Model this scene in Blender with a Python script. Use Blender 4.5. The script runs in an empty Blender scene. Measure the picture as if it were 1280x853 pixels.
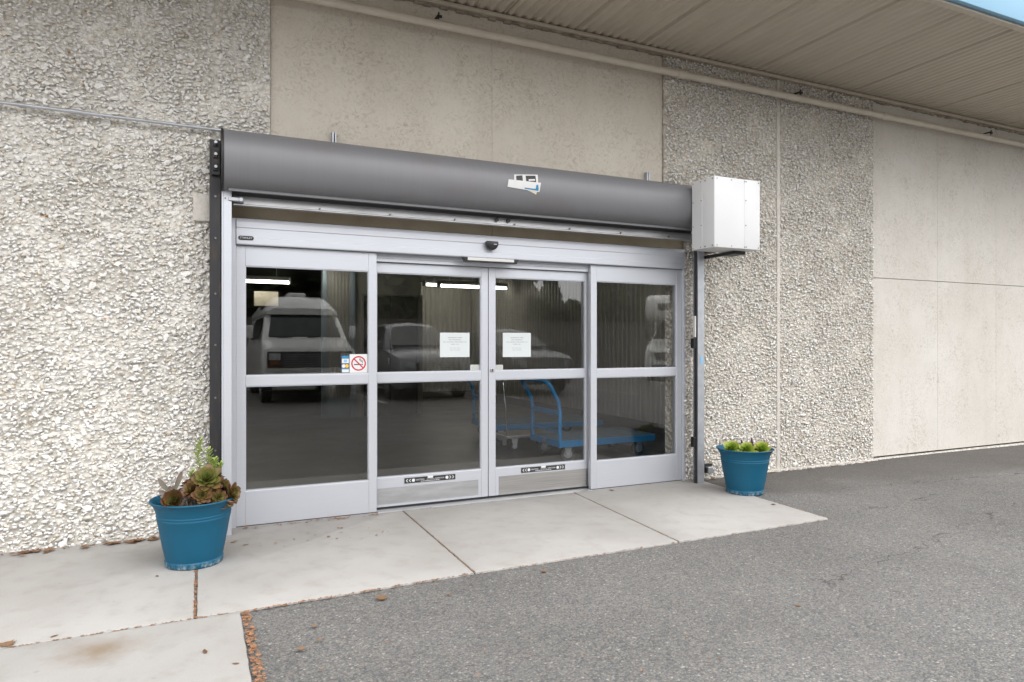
import bpy, bmesh, math, random
import numpy as np
from mathutils import Vector, Matrix, Euler

random.seed(7)
rng = np.random.default_rng(11)
R = math.radians
scene = bpy.context.scene
col = scene.collection

# ------------------------------------------------------------------ camera
cam_d = bpy.data.cameras.new("camera")
cam = bpy.data.objects.new("camera", cam_d)
col.objects.link(cam)
cam_d.sensor_width = 36.0
cam_d.lens = 36.0 * 850 / 1280
cam_d.shift_y = 0.0012
cam_d.clip_start = 0.05
cam_d.clip_end = 3000
cam.location = (0, -5.55, 1.40)
cam.rotation_euler = (R(90), 0, R(-24.8))
scene.camera = cam

# ------------------------------------------------------------------ world and sun
SUN_EL, SUN_AZ = R(50), R(160)       # azimuth measured clockwise from +Y
w = bpy.data.worlds.new("World")
scene.world = w
w.use_nodes = True
nt = w.node_tree
for n in list(nt.nodes):
    nt.nodes.remove(n)
wo = nt.nodes.new('ShaderNodeOutputWorld')
bg = nt.nodes.new('ShaderNodeBackground')
sky = nt.nodes.new('ShaderNodeTexSky')
sky.sky_type = 'NISHITA'
sky.sun_disc = False
sky.sun_elevation = SUN_EL
sky.sun_rotation = SUN_AZ
sky.air_density = 1.0
sky.dust_density = 1.5
tc = nt.nodes.new('ShaderNodeTexCoord')
mp = nt.nodes.new('ShaderNodeMapping')
mp.inputs['Scale'].default_value = (1, 1, 1.9)
mp.inputs['Location'].default_value = (0.4, 3.1, 0.7)
nz = nt.nodes.new('ShaderNodeTexNoise')
nz.inputs['Scale'].default_value = 1.5
nz.inputs['Detail'].default_value = 7
nz.inputs['Roughness'].default_value = 0.55
rp = nt.nodes.new('ShaderNodeValToRGB')
rp.color_ramp.elements[0].position = 0.22
rp.color_ramp.elements[0].color = (0, 0, 0, 1)
rp.color_ramp.elements[1].position = 0.40
rp.color_ramp.elements[1].color = (1, 1, 1, 1)
nz2 = nt.nodes.new('ShaderNodeTexNoise')
nz2.inputs['Scale'].default_value = 3.0
nz2.inputs['Detail'].default_value = 6
crp = nt.nodes.new('ShaderNodeValToRGB')
crp.color_ramp.elements[0].position = 0.3
crp.color_ramp.elements[0].color = (6.5, 6.55, 6.7, 1)
crp.color_ramp.elements[1].position = 0.7
crp.color_ramp.elements[1].color = (9.8, 9.75, 9.7, 1)
mx = nt.nodes.new('ShaderNodeMix')
mx.data_type = 'RGBA'
L = nt.links.new
L(tc.outputs['Generated'], mp.inputs['Vector'])
L(mp.outputs[0], nz.inputs['Vector'])
L(mp.outputs[0], nz2.inputs['Vector'])
L(nz.outputs[0], rp.inputs[0])
L(nz2.outputs[0], crp.inputs[0])
L(rp.outputs[0], mx.inputs[0])
L(sky.outputs[0], mx.inputs[6])
L(crp.outputs[0], mx.inputs[7])
L(mx.outputs[2], bg.inputs[0])
bg.inputs[1].default_value = 0.10
L(bg.outputs[0], wo.inputs[0])

sun_d = bpy.data.lights.new("sun", 'SUN')
sun_d.energy = 0.6
sun_d.angle = R(60)
sun_d.color = (1.0, 0.985, 0.96)
sun = bpy.data.objects.new("sun", sun_d)
col.objects.link(sun)
sdir = Vector((math.sin(SUN_AZ) * math.cos(SUN_EL), math.cos(SUN_AZ) * math.cos(SUN_EL), math.sin(SUN_EL)))
sun.rotation_euler = sdir.to_track_quat('Z', 'Y').to_euler()
sun.location = (0, -10, 20)

# ------------------------------------------------------------------ exposure
vs = scene.view_settings
vs.view_transform = 'Standard'
vs.look = 'None'
vs.exposure = 1.70
vs.gamma = 1.0
scene.render.engine = 'CYCLES'
cy = scene.cycles
cy.use_denoising = True
try:
    cy.denoiser = 'OPENIMAGEDENOISE'
    cy.denoising_input_passes = 'RGB_ALBEDO_NORMAL'
except Exception:
    pass
cy.max_bounces = 7
cy.diffuse_bounces = 4
cy.glossy_bounces = 4
cy.transparent_max_bounces = 24
cy.caustics_reflective = False
cy.caustics_refractive = False
cy.sample_clamp_indirect = 6.0

# ------------------------------------------------------------------ materials
def nodes_of(name):
    m = bpy.data.materials.new(name)
    m.use_nodes = True
    t = m.node_tree
    return m, t, t.nodes['Principled BSDF']

def N(t, kind, **kw):
    n = t.nodes.new('ShaderNode' + kind)
    for k, v in kw.items():
        if k in n.inputs.keys():
            n.inputs[k].default_value = v
        else:
            setattr(n, k, v)
    return n

def ramp(t, stops, interp='LINEAR'):
    n = t.nodes.new('ShaderNodeValToRGB')
    cr = n.color_ramp
    cr.interpolation = interp
    while len(cr.elements) < len(stops):
        cr.elements.new(0.5)
    for e, (p, c) in zip(cr.elements, stops):
        e.position = p
        e.color = (c, c, c, 1) if isinstance(c, (int, float)) else (*c[:3], 1)
    return n

def mixc(t, fac, a, b, mode='MIX'):
    n = t.nodes.new('ShaderNodeMix')
    n.data_type = 'RGBA'
    n.blend_type = mode
    for s, i in ((fac, 0), (a, 6), (b, 7)):
        if hasattr(s, 'is_output'):
            t.links.new(s, n.inputs[i])
        elif isinstance(s, (int, float)):
            n.inputs[i].default_value = s
        else:
            n.inputs[i].default_value = (*s[:3], 1)
    return n.outputs[2]

def math_n(t, op, a, b=None, c=None, clamp=False):
    n = t.nodes.new('ShaderNodeMath')
    n.operation = op
    n.use_clamp = clamp
    for i, s in enumerate((a, b, c)):
        if s is None:
            continue
        if hasattr(s, 'is_output'):
            t.links.new(s, n.inputs[i])
        else:
            n.inputs[i].default_value = s
    return n.outputs[0]

def noise(t, vec, scale, detail=4, rough=0.55, out=0, dist=0.0):
    n = N(t, 'TexNoise', Scale=scale, Detail=detail, Roughness=rough, Distortion=dist)
    if vec is not None:
        t.links.new(vec, n.inputs['Vector'])
    return n.outputs[out]

def objvec(t, scale=None):
    n = t.nodes.new('ShaderNodeTexCoord')
    o = n.outputs['Object']
    if scale:
        m = t.nodes.new('ShaderNodeMapping')
        m.inputs['Scale'].default_value = scale
        t.links.new(o, m.inputs['Vector'])
        o = m.outputs[0]
    return o

def bump(t, b, height, strength=0.3, dist=0.01):
    n = N(t, 'Bump', Strength=strength, Distance=dist)
    t.links.new(height, n.inputs['Height'])
    t.links.new(n.outputs[0], b.inputs['Normal'])

def pmat(name, c1, c2=None, scale=4.0, rough=0.6, metal=0.0, bstr=0.0, bscale=60, spec=0.5, stretch=None, rvar=0.1, coat=0.0):
    m, t, b = nodes_of(name)
    v = objvec(t, stretch)
    f = noise(t, v, scale, 5)
    c2 = c2 or tuple(x * 0.82 for x in c1)
    r_ = ramp(t, [(0.32, c1), (0.68, c2)])
    t.links.new(f, r_.inputs[0])
    t.links.new(r_.outputs[0], b.inputs['Base Color'])
    rr = math_n(t, 'MULTIPLY_ADD', f, rvar, rough - rvar * 0.5, clamp=True)
    t.links.new(rr, b.inputs['Roughness'])
    b.inputs['Metallic'].default_value = metal
    b.inputs['Specular IOR Level'].default_value = spec
    b.inputs['Coat Weight'].default_value = coat
    if bstr:
        bump(t, b, noise(t, v, bscale, 3), bstr, 0.004)
    return m

M = {}

def make_materials():
    # --- painted exposed-aggregate stones: a tint per stone, dirt between
    m, t, b = nodes_of('painted_stone')
    at = N(t, 'Attribute', attribute_name='tint')
    v = objvec(t)
    f = noise(t, v, 28, 4)
    d = noise(t, v, 0.9, 5)
    c = mixc(t, 1.0, at.outputs['Color'], ramp_out(t, f, [(0.3, 0.88), (0.6, 1.0)]), 'MULTIPLY')
    c = mixc(t, math_n(t, 'MULTIPLY', ramp_out(t, d, [(0.45, 0.0), (0.75, 1.0)]), 0.25), c, (0.66, 0.60, 0.51), 'MULTIPLY')
    t.links.new(c, b.inputs['Base Color'])
    b.inputs['Roughness'].default_value = 0.75
    bump(t, b, noise(t, v, 70, 4), 0.5, 0.004)
    M['stone'] = m
    # --- mortar bed behind the stones: painted on the left wall, bare and dirty on the right one
    for key, ca, cb, cd in (('bed', (0.70, 0.67, 0.615), (0.80, 0.78, 0.735), (0.40, 0.35, 0.285)), ('bed_dirty', (0.54, 0.49, 0.42), (0.74, 0.705, 0.645), (0.26, 0.215, 0.16))):
        m, t, b = nodes_of('stone_' + key)
        v = objvec(t)
        vo = N(t, 'TexVoronoi', Scale=26.0)
        vo.feature = 'F1'
        t.links.new(v, vo.inputs['Vector'])
        f = noise(t, v, 14, 5)
        c = mixc(t, f, ca, cb)
        c = mixc(t, ramp_out(t, vo.outputs[0], [(0.3, 0.0), (0.8, 0.5)]), c, cd)
        t.links.new(c, b.inputs['Base Color'])
        b.inputs['Roughness'].default_value = 0.85
        bump(t, b, vo.outputs[0], 0.9, 0.03)
        M[key] = m
    # --- smooth painted wall panels: a paler mix, and a browner beige one above the door
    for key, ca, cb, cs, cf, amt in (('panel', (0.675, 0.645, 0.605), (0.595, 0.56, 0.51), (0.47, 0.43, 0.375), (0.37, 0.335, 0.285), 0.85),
                                     ('panel_beige', (0.68, 0.63, 0.56), (0.58, 0.53, 0.455), (0.45, 0.395, 0.32), (0.33, 0.28, 0.215), 0.90)):
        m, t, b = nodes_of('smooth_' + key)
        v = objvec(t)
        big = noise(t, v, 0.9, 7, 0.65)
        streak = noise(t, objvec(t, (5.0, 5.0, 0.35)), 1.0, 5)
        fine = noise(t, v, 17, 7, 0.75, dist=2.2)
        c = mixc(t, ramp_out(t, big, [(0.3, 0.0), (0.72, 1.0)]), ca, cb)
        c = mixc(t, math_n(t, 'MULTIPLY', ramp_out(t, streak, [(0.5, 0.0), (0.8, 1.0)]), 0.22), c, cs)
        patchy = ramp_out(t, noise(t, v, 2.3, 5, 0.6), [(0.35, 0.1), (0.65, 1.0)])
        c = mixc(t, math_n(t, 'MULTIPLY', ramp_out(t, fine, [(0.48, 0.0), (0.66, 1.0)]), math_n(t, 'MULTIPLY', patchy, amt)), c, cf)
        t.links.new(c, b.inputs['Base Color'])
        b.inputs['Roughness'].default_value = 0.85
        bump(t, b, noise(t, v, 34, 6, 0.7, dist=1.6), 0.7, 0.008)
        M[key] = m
    # --- soffit sheet, beige paint
    M['soffit'] = pmat('soffit_paint', (0.53, 0.475, 0.395), (0.465, 0.41, 0.335), 1.6, 0.55, 0, 0.05, 30, stretch=(6, 0.7, 1))
    M['blue_fascia'] = pmat('light_blue_paint', (0.196, 0.399, 0.561), (0.178, 0.374, 0.535), 1.0, 0.4)
    M['beige_pipe'] = pmat('pipe_paint', (0.60, 0.55, 0.475), (0.52, 0.465, 0.39), 5, 0.45, 0, 0.08, 40)
    M['lintel_paint'] = pmat('dirty_lintel', (0.50, 0.43, 0.32), (0.40, 0.33, 0.235), 3, 0.85, 0, 0.5, 50)
    M['ledger'] = pmat('ledger_rough', (0.40, 0.35, 0.29), (0.20, 0.17, 0.14), 14, 0.9, 0, 0.9, 35)
    # --- concrete slab
    m, t, b = nodes_of('concrete_slab')
    geo = N(t, 'NewGeometry')
    v = geo.outputs['Position']
    big = noise(t, v, 0.9, 6, 0.6)
    mid = noise(t, v, 7, 5, 0.6)
    fine = noise(t, v, 120, 3, 0.7)
    c = mixc(t, ramp_out(t, big, [(0.3, 0.0), (0.72, 1.0)]), (0.412, 0.400, 0.388), (0.325, 0.308, 0.290))
    c = mixc(t, math_n(t, 'MULTIPLY', ramp_out(t, mid, [(0.5, 0.0), (0.75, 1.0)]), 0.5), c, (0.282, 0.266, 0.237))
    c = mixc(t, math_n(t, 'MULTIPLY', ramp_out(t, fine, [(0.56, 0.0), (0.74, 1.0)]), 0.5), c, (0.30, 0.28, 0.25))
    # the rusty-brown soaked-in spot and small drip marks
    mpn = N(t, 'Mapping')
    mpn.inputs['Location'].default_value = (0.405 * 4.2, 1.95 * 5.2, 0)
    mpn.inputs['Scale'].default_value = (4.2, 5.2, 0)
    t.links.new(v, mpn.inputs['Vector'])
    ln = N(t, 'VectorMath', operation='LENGTH')
    t.links.new(mpn.outputs[0], ln.inputs[0])
    sd = math_n(t, 'ADD', ln.outputs['Value'], math_n(t, 'MULTIPLY_ADD', noise(t, v, 9, 5), 1.0, -0.5))
    c = mixc(t, math_n(t, 'MULTIPLY', ramp_out(t, sd, [(0.05, 0.75), (0.45, 0.3), (1.0, 0.0)]), 0.9), c, (0.21, 0.135, 0.06))
    vo = N(t, 'TexVoronoi', Scale=5.0)
    t.links.new(v, vo.inputs['Vector'])
    dr = math_n(t, 'ADD', vo.outputs[0], math_n(t, 'MULTIPLY', noise(t, v, 25, 3), 0.08))
    c = mixc(t, math_n(t, 'MULTIPLY', ramp_out(t, dr, [(0.06, 1.0), (0.11, 0.0)]), 0.35), c, (0.22, 0.20, 0.18))
    t.links.new(c, b.inputs['Base Color'])
    b.inputs['Roughness'].default_value = 0.85
    b.inputs['Specular IOR Level'].default_value = 0.3
    bump(t, b, math_n(t, 'ADD', noise(t, v, 90, 4), math_n(t, 'MULTIPLY', mid, 0.6)), 0.35, 0.004)
    M['concrete'] = m
    # --- asphalt with visible aggregate
    m, t, b = nodes_of('asphalt')
    geo = N(t, 'NewGeometry')
    v = geo.outputs['Position']
    vo = N(t, 'TexVoronoi', Scale=95.0)
    vo2 = N(t, 'TexVoronoi', Scale=190.0)
    for q in (vo, vo2):
        t.links.new(v, q.inputs['Vector'])
    sep = N(t, 'SeparateColor')
    t.links.new(vo.outputs['Color'], sep.inputs[0])
    sep2 = N(t, 'SeparateColor')
    t.links.new(vo2.outputs['Color'], sep2.inputs[0])
    c1 = ramp_out(t, sep.outputs[0], [(0.0, (0.095, 0.098, 0.105)), (0.25, (0.185, 0.185, 0.188)), (0.62, (0.275, 0.27, 0.262)), (0.88, (0.33, 0.295, 0.245)), (0.97, (0.40, 0.37, 0.33)), (1.0, (0.66, 0.64, 0.60))])
    c2 = ramp_out(t, sep2.outputs[1], [(0.0, (0.10, 0.102, 0.11)), (0.4, (0.19, 0.19, 0.19)), (0.8, (0.265, 0.255, 0.24)), (0.97, (0.40, 0.37, 0.33)), (1.0, (0.62, 0.6, 0.56))])
    c = mixc(t, 0.45, c1, c2)
    c = mixc(t, ramp_out(t, vo.outputs[0], [(0.35, 0.0), (0.9, 0.5)]), c, (0.09, 0.09, 0.09))
    big = noise(t, v, 0.55, 6, 0.62)
    c = mixc(t, 1.0, c, ramp_out(t, big, [(0.28, 0.55), (0.5, 0.72), (0.72, 0.84)]), 'MULTIPLY')
    spots = noise(t, v, 2.6, 6, 0.7, dist=0.6)
    c = mixc(t, math_n(t, 'MULTIPLY', ramp_out(t, spots, [(0.60, 0.0), (0.74, 1.0)]), 0.45), c, (0.10, 0.095, 0.09))
    # hairline cracks running on from the slab corner
    sx0 = N(t, 'SeparateXYZ')
    t.links.new(v, sx0.inputs[0])
    wig = math_n(t, 'MULTIPLY_ADD', noise(t, v, 3.5, 5, 0.6), 0.5, -0.25)
    for (yc, slope, xa, xb) in ((-1.66, 0.05, 4.56, 6.6), (-0.95, -0.12, 5.4, 8.8), (-2.75, 0.22, 3.2, 9.0)):
        ly = math_n(t, 'ADD', math_n(t, 'SUBTRACT', sx0.outputs[1], math_n(t, 'MULTIPLY_ADD', sx0.outputs[0], slope, yc - slope * xa)), wig)
        on = math_n(t, 'MULTIPLY', math_n(t, 'MULTIPLY_ADD', sx0.outputs[0], 5.0, -5.0 * xa, clamp=True), math_n(t, 'MULTIPLY_ADD', sx0.outputs[0], -2.0, 2.0 * xb, clamp=True))
        brk = ramp_out(t, noise(t, v, 4.0, 4), [(0.42, 0.0), (0.52, 1.0)])
        cm = math_n(t, 'MULTIPLY', math_n(t, 'MULTIPLY', ramp_out(t, math_n(t, 'ABSOLUTE', ly), [(0.004, 1.0), (0.012, 0.0)]), on), brk)
        c = mixc(t, math_n(t, 'MULTIPLY', cm, 0.75), c, (0.045, 0.042, 0.04))
    # older, darker and browner strip along the foot of the building right of the slab
    sx = N(t, 'SeparateXYZ')
    t.links.new(v, sx.inputs[0])
    edge = math_n(t, 'ADD', sx.outputs[1], math_n(t, 'MULTIPLY_ADD', noise(t, v, 0.8, 5), 1.6, -0.8))
    onx = math_n(t, 'MULTIPLY_ADD', sx.outputs[0], 3.0, -3.0 * 4.2, clamp=True)
    zone = math_n(t, 'MULTIPLY', ramp_out(t, math_n(t, 'MULTIPLY_ADD', edge, 0.5, 1.0), [(0.42, 0.0), (0.60, 1.0)]), onx)
    c = mixc(t, math_n(t, 'MULTIPLY', zone, 0.85), c, mixc(t, 0.58, c, mixc(t, noise(t, v, 3, 7, 0.7), (0.115, 0.10, 0.09), (0.065, 0.057, 0.052))))
    t.links.new(c, b.inputs['Base Color'])
    b.inputs['Roughness'].default_value = 0.85
    b.inputs['Specular IOR Level'].default_value = 0.3
    bump(t, b, math_n(t, 'ADD', math_n(t, 'MULTIPLY', vo.outputs[0], -1.0), math_n(t, 'MULTIPLY', noise(t, v, 30, 4), 0.7)), 0.55, 0.006)
    M['asphalt'] = m
    # --- metals and paints
    m, t, b = nodes_of('clear_anodised_aluminium')
    v = objvec(t, (1.2, 1.2, 60))
    f = noise(t, v, 3, 4)
    big = noise(t, objvec(t), 1.7, 4)
    c = mixc(t, f, (0.595, 0.612, 0.659), (0.535, 0.552, 0.599))
    c = mixc(t, math_n(t, 'MULTIPLY', ramp_out(t, big, [(0.5, 0.0), (0.8, 1.0)]), 0.25), c, (0.52, 0.53, 0.57))
    t.links.new(c, b.inputs['Base Color'])
    b.inputs['Metallic'].default_value = 0.55
    t.links.new(math_n(t, 'MULTIPLY_ADD', f, 0.12, 0.40), b.inputs['Roughness'])
    M['alu'] = m
    M['galv'] = pmat('galvanised_steel', (0.510, 0.527, 0.561), (0.391, 0.408, 0.442), 9, 0.42, 0.7, 0.05, 30)
    M['steel_brushed'] = pmat('brushed_steel', (0.56, 0.55, 0.54), (0.44, 0.43, 0.42), 2.5, 0.36, 0.9, 0.03, 20, stretch=(1, 1, 45))
    M['zinc_dull'] = pmat('dull_zinc', (0.50, 0.50, 0.51), (0.36, 0.36, 0.37), 3, 0.42, 0.6, 0.05, 40, stretch=(1, 6, 6))
    m, t, b = nodes_of('grey_shutter_hood')
    v = objvec(t, (70, 1.4, 1.4))
    f = noise(t, v, 1.0, 4)
    big = noise(t, objvec(t), 2.2, 5)
    c = mixc(t, f, (0.198, 0.198, 0.212), (0.182, 0.182, 0.194))
    c = mixc(t, math_n(t, 'MULTIPLY', ramp_out(t, big, [(0.52, 0.0), (0.8, 1.0)]), 0.45), c, (0.165, 0.15, 0.145))
    t.links.new(c, b.inputs['Base Color'])
    b.inputs['Metallic'].default_value = 0.2
    t.links.new(math_n(t, 'MULTIPLY_ADD', f, 0.12, 0.44), b.inputs['Roughness'])
    M['hood'] = m
    m, t, b = nodes_of('rusty_black_steel')
    f = noise(t, objvec(t, (6, 6, 1.4)), 4.0, 6, 0.65)
    c = ramp_out(t, f, [(0.46, (0.012, 0.013, 0.017)), (0.60, (0.022, 0.018, 0.016)), (0.72, (0.09, 0.042, 0.02))])
    t.links.new(c, b.inputs['Base Color'])
    b.inputs['Roughness'].default_value = 0.5
    M['black_steel'] = m
    M['black'] = pmat('black_plastic', (0.012, 0.012, 0.013), (0.02, 0.02, 0.02), 8, 0.35)
    M['white_metal'] = pmat('white_painted_sheet', (0.69, 0.695, 0.705), (0.66, 0.66, 0.665), 2, 0.38)
    M['white_plastic'] = pmat('white_plastic', (0.680, 0.671, 0.654), (0.629, 0.620, 0.603), 4, 0.4)
    M['screw'] = pmat('screw_steel', (0.25, 0.25, 0.26), (0.15, 0.15, 0.15), 40, 0.4, 0.8)
    M['rust'] = pmat('rust', (0.28, 0.10, 0.03), (0.16, 0.06, 0.02), 30, 0.9)
    M['paper'] = pmat('paper', (0.595, 0.629, 0.637), (0.578, 0.612, 0.620), 3, 0.8)
    M['ink'] = pmat('grey_ink', (0.20, 0.21, 0.22), (0.16, 0.17, 0.18), 20, 0.8)
    M['print_black'] = pmat('print_black', (0.02, 0.02, 0.022), (0.03, 0.03, 0.03), 20, 0.5)
    M['print_white'] = pmat('print_white', (0.680, 0.680, 0.680), (0.646, 0.646, 0.646), 20, 0.5)
    M['print_red'] = pmat('print_red', (0.50, 0.010, 0.035), (0.45, 0.01, 0.03), 20, 0.5)
    M['print_blue'] = pmat('print_blue', (0.03, 0.22, 0.42), (0.03, 0.19, 0.36), 20, 0.5)
    M['print_lightblue'] = pmat('print_lightblue', (0.20, 0.48, 0.72), (0.20, 0.45, 0.68), 20, 0.5)
    M['print_navy'] = pmat('print_navy', (0.05, 0.08, 0.16), (0.05, 0.07, 0.14), 20, 0.5)
    M['print_yellow'] = pmat('print_yellow', (0.80, 0.48, 0.06), (0.76, 0.45, 0.05), 20, 0.5)
    M['print_cream'] = pmat('print_cream', (0.70, 0.62, 0.48), (0.66, 0.58, 0.44), 20, 0.5)
    # --- blue plastic pot, scuffed pale at the foot
    m, t, b = nodes_of('blue_plastic_pot')
    v = objvec(t)
    f = noise(t, v, 5, 4)
    c = mixc(t, f, (0.004, 0.076, 0.140), (0.005, 0.089, 0.160))
    sx = N(t, 'SeparateXYZ')
    t.links.new(v, sx.inputs[0])
    foot = ramp_out(t, sx.outputs[2], [(0.012, 0.7), (0.045, 0.0)])
    scr = ramp_out(t, noise(t, objvec(t, (26, 26, 9)), 1.5, 5, 0.7), [(0.48, 0.0), (0.62, 1.0)])
    c = mixc(t, math_n(t, 'MULTIPLY', foot, math_n(t, 'MULTIPLY', scr, 0.65)), c, (0.50, 0.55, 0.56))
    scr2 = ramp_out(t, noise(t, objvec(t, (5, 5, 11)), 1.0, 6, 0.75, dist=2.0), [(0.69, 0.0), (0.735, 1.0)])
    c = mixc(t, math_n(t, 'MULTIPLY', scr2, 0.5), c, (0.30, 0.45, 0.52))
    t.links.new(c, b.inputs['Base Color'])
    t.links.new(math_n(t, 'MULTIPLY_ADD', f, 0.2, 0.42), b.inputs['Roughness'])
    b.inputs['Specular IOR Level'].default_value = 0.3
    M['pot'] = m
    M['soil'] = pmat('potting_soil', (0.035, 0.024, 0.016), (0.07, 0.05, 0.035), 40, 0.95, 0, 0.9, 60)
    # --- plants
    def leafmat(name, stops, rough=0.45):
        m, t, b = nodes_of(name)
        at = N(t, 'Attribute', attribute_name='tint')
        sp = N(t, 'SeparateColor')
        t.links.new(at.outputs['Color'], sp.inputs[0])
        f = math_n(t, 'ADD', sp.outputs[0], math_n(t, 'MULTIPLY_ADD', noise(t, objvec(t), 30, 3), 0.3, -0.15))
        c = ramp_out(t, f, stops)
        t.links.new(c, b.inputs['Base Color'])
        b.inputs['Roughness'].default_value = rough
        b.inputs['Subsurface Weight'].default_value = 0.05
        b.inputs['Subsurface Radius'].default_value = (0.01, 0.01, 0.005)
        return m
    M['aeonium'] = leafmat('bronze_green_leaf', [(0.0, (0.115, 0.173, 0.029)), (0.45, (0.144, 0.137, 0.036)), (0.75, (0.144, 0.072, 0.029)), (1.0, (0.122, 0.043, 0.025))])
    M['green_rosette'] = leafmat('lime_green_leaf', [(0.0, (0.074, 0.148, 0.015)), (0.30, (0.192, 0.296, 0.026)), (0.6, (0.266, 0.333, 0.041)), (0.85, (0.340, 0.318, 0.067)), (1.0, (0.252, 0.104, 0.044))])
    M['sedum'] = leafmat('light_green_leaf', [(0.0, (0.192, 0.288, 0.040)), (1.0, (0.384, 0.480, 0.112))])
    M['spiky'] = leafmat('grey_green_spike', [(0.0, (0.162, 0.170, 0.128)), (0.6, (0.178, 0.145, 0.119)), (1.0, (0.111, 0.043, 0.043))])
    M['dry'] = leafmat('dry_leaf', [(0.0, (0.173, 0.094, 0.043)), (0.5, (0.252, 0.144, 0.079)), (1.0, (0.115, 0.050, 0.025))], 0.8)
    M['crumbs'] = leafmat('leaf_crumbs', [(0.0, (0.26, 0.13, 0.065)), (0.5, (0.36, 0.19, 0.10)), (1.0, (0.19, 0.085, 0.045))], 0.85)
    M['stem'] = pmat('plant_stem', (0.20, 0.15, 0.10), (0.27, 0.22, 0.17), 30, 0.8)
    M['dark_spike'] = pmat('dark_dry_spike', (0.06, 0.025, 0.02), (0.12, 0.05, 0.03), 20, 0.7)
    M['treeleaf'] = leafmat('tree_foliage', [(0.0, (0.030, 0.048, 0.018)), (0.5, (0.050, 0.075, 0.028)), (1.0, (0.085, 0.110, 0.045))], 0.7)
    M['conifer'] = leafmat('conifer_needles', [(0.0, (0.020, 0.034, 0.018)), (1.0, (0.045, 0.065, 0.034))], 0.8)
    M['bark'] = pmat('bark', (0.09, 0.07, 0.055), (0.05, 0.04, 0.03), 6, 0.9, 0, 0.8, 20)
    # --- interior
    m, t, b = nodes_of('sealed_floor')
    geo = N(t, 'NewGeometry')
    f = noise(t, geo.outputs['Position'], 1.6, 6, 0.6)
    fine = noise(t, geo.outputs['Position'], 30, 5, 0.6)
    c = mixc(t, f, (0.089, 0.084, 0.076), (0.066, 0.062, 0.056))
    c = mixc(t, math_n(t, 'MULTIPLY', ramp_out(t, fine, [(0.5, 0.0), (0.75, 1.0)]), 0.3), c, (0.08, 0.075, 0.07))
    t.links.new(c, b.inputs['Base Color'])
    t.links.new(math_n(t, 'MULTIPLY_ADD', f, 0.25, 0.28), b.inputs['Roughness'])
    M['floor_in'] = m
    M['corr'] = pmat('corrugated_sheet', (0.374, 0.370, 0.348), (0.332, 0.327, 0.306), 1.5, 0.45, 0.0)
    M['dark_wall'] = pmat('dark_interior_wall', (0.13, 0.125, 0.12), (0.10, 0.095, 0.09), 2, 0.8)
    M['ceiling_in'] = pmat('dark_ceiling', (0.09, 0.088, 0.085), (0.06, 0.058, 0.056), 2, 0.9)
    M['door_in'] = pmat('interior_door', (0.14, 0.135, 0.13), (0.11, 0.108, 0.105), 3, 0.55)
    M['door_frame_in'] = pmat('interior_frame', (0.30, 0.29, 0.27), (0.25, 0.24, 0.225), 3, 0.5)
    M['pale_blue_paint'] = pmat('pale_blue_paint', (0.30, 0.38, 0.44), (0.24, 0.31, 0.37), 3, 0.5)
    M['cream_board'] = pmat('cream_board', (0.50, 0.47, 0.39), (0.45, 0.42, 0.35), 3, 0.7)
    M['cart_blue'] = pmat('cart_blue_paint', (0.025, 0.230, 0.510), (0.022, 0.196, 0.442), 5, 0.4)
    M['deck'] = pmat('worn_blue_grey_deck', (0.11, 0.17, 0.22), (0.08, 0.115, 0.145), 6, 0.75)
    M['deck_wood'] = pmat('worn_brown_deck', (0.27, 0.235, 0.20), (0.18, 0.155, 0.13), 6, 0.8, stretch=(1, 8, 8))
    M['rubber'] = pmat('rubber', (0.025, 0.025, 0.026), (0.04, 0.04, 0.04), 9, 0.75)
    M['wheel_hub'] = pmat('wheel_hub', (0.28, 0.30, 0.32), (0.22, 0.23, 0.25), 9, 0.5)
    M['chrome'] = pmat('chrome', (0.75, 0.75, 0.76), (0.68, 0.68, 0.69), 4, 0.12, 1.0)
    # --- vehicles
    M['van_white'] = pmat('van_white_paint', (0.76, 0.76, 0.74), (0.70, 0.70, 0.68), 1.5, 0.3, coat=0.5)
    M['car_silver'] = pmat('silver_car_paint', (0.20, 0.205, 0.215), (0.18, 0.185, 0.195), 1.5, 0.32, 0.25, coat=0.4)
    M['car_dark'] = pmat('dark_car_paint', (0.07, 0.073, 0.08), (0.06, 0.063, 0.07), 1.5, 0.35, 0.0, coat=0.25)
    M['car_glass'] = pmat('car_glass', (0.02, 0.025, 0.028), (0.018, 0.022, 0.025), 1, 0.08, spec=0.5)
    M['lamp_glass'] = pmat('lamp_glass', (0.55, 0.56, 0.57), (0.42, 0.43, 0.44), 18, 0.12)
    M['amber_lens'] = pmat('amber_lens', (0.22, 0.09, 0.02), (0.18, 0.07, 0.015), 20, 0.2)
    M['trim'] = pmat('dark_trim', (0.03, 0.03, 0.032), (0.045, 0.045, 0.045), 8, 0.55)
    M['line_paint'] = pmat('white_road_paint', (0.66, 0.65, 0.62), (0.40, 0.39, 0.37), 9, 0.8)
    M['fence'] = pmat('weathered_block', (0.16, 0.145, 0.125), (0.11, 0.10, 0.085), 3, 0.9, 0, 0.4, 12)
    # --- glass: Fresnel-weighted mirror over slightly grey clear pane
    m = bpy.data.materials.new('grey_glass')
    m.use_nodes = True
    t = m.node_tree
    for n in list(t.nodes):
        t.nodes.remove(n)
    out = t.nodes.new('ShaderNodeOutputMaterial')
    g = N(t, 'NewGeometry')
    dp = N(t, 'VectorMath', operation='DOT_PRODUCT')
    t.links.new(g.outputs['Normal'], dp.inputs[0])
    t.links.new(g.outputs['Incoming'], dp.inputs[1])
    ca = math_n(t, 'ABSOLUTE', dp.outputs['Value'])
    k = math_n(t, 'POWER', math_n(t, 'SUBTRACT', 1.0, ca, clamp=True), 5.0)
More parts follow.
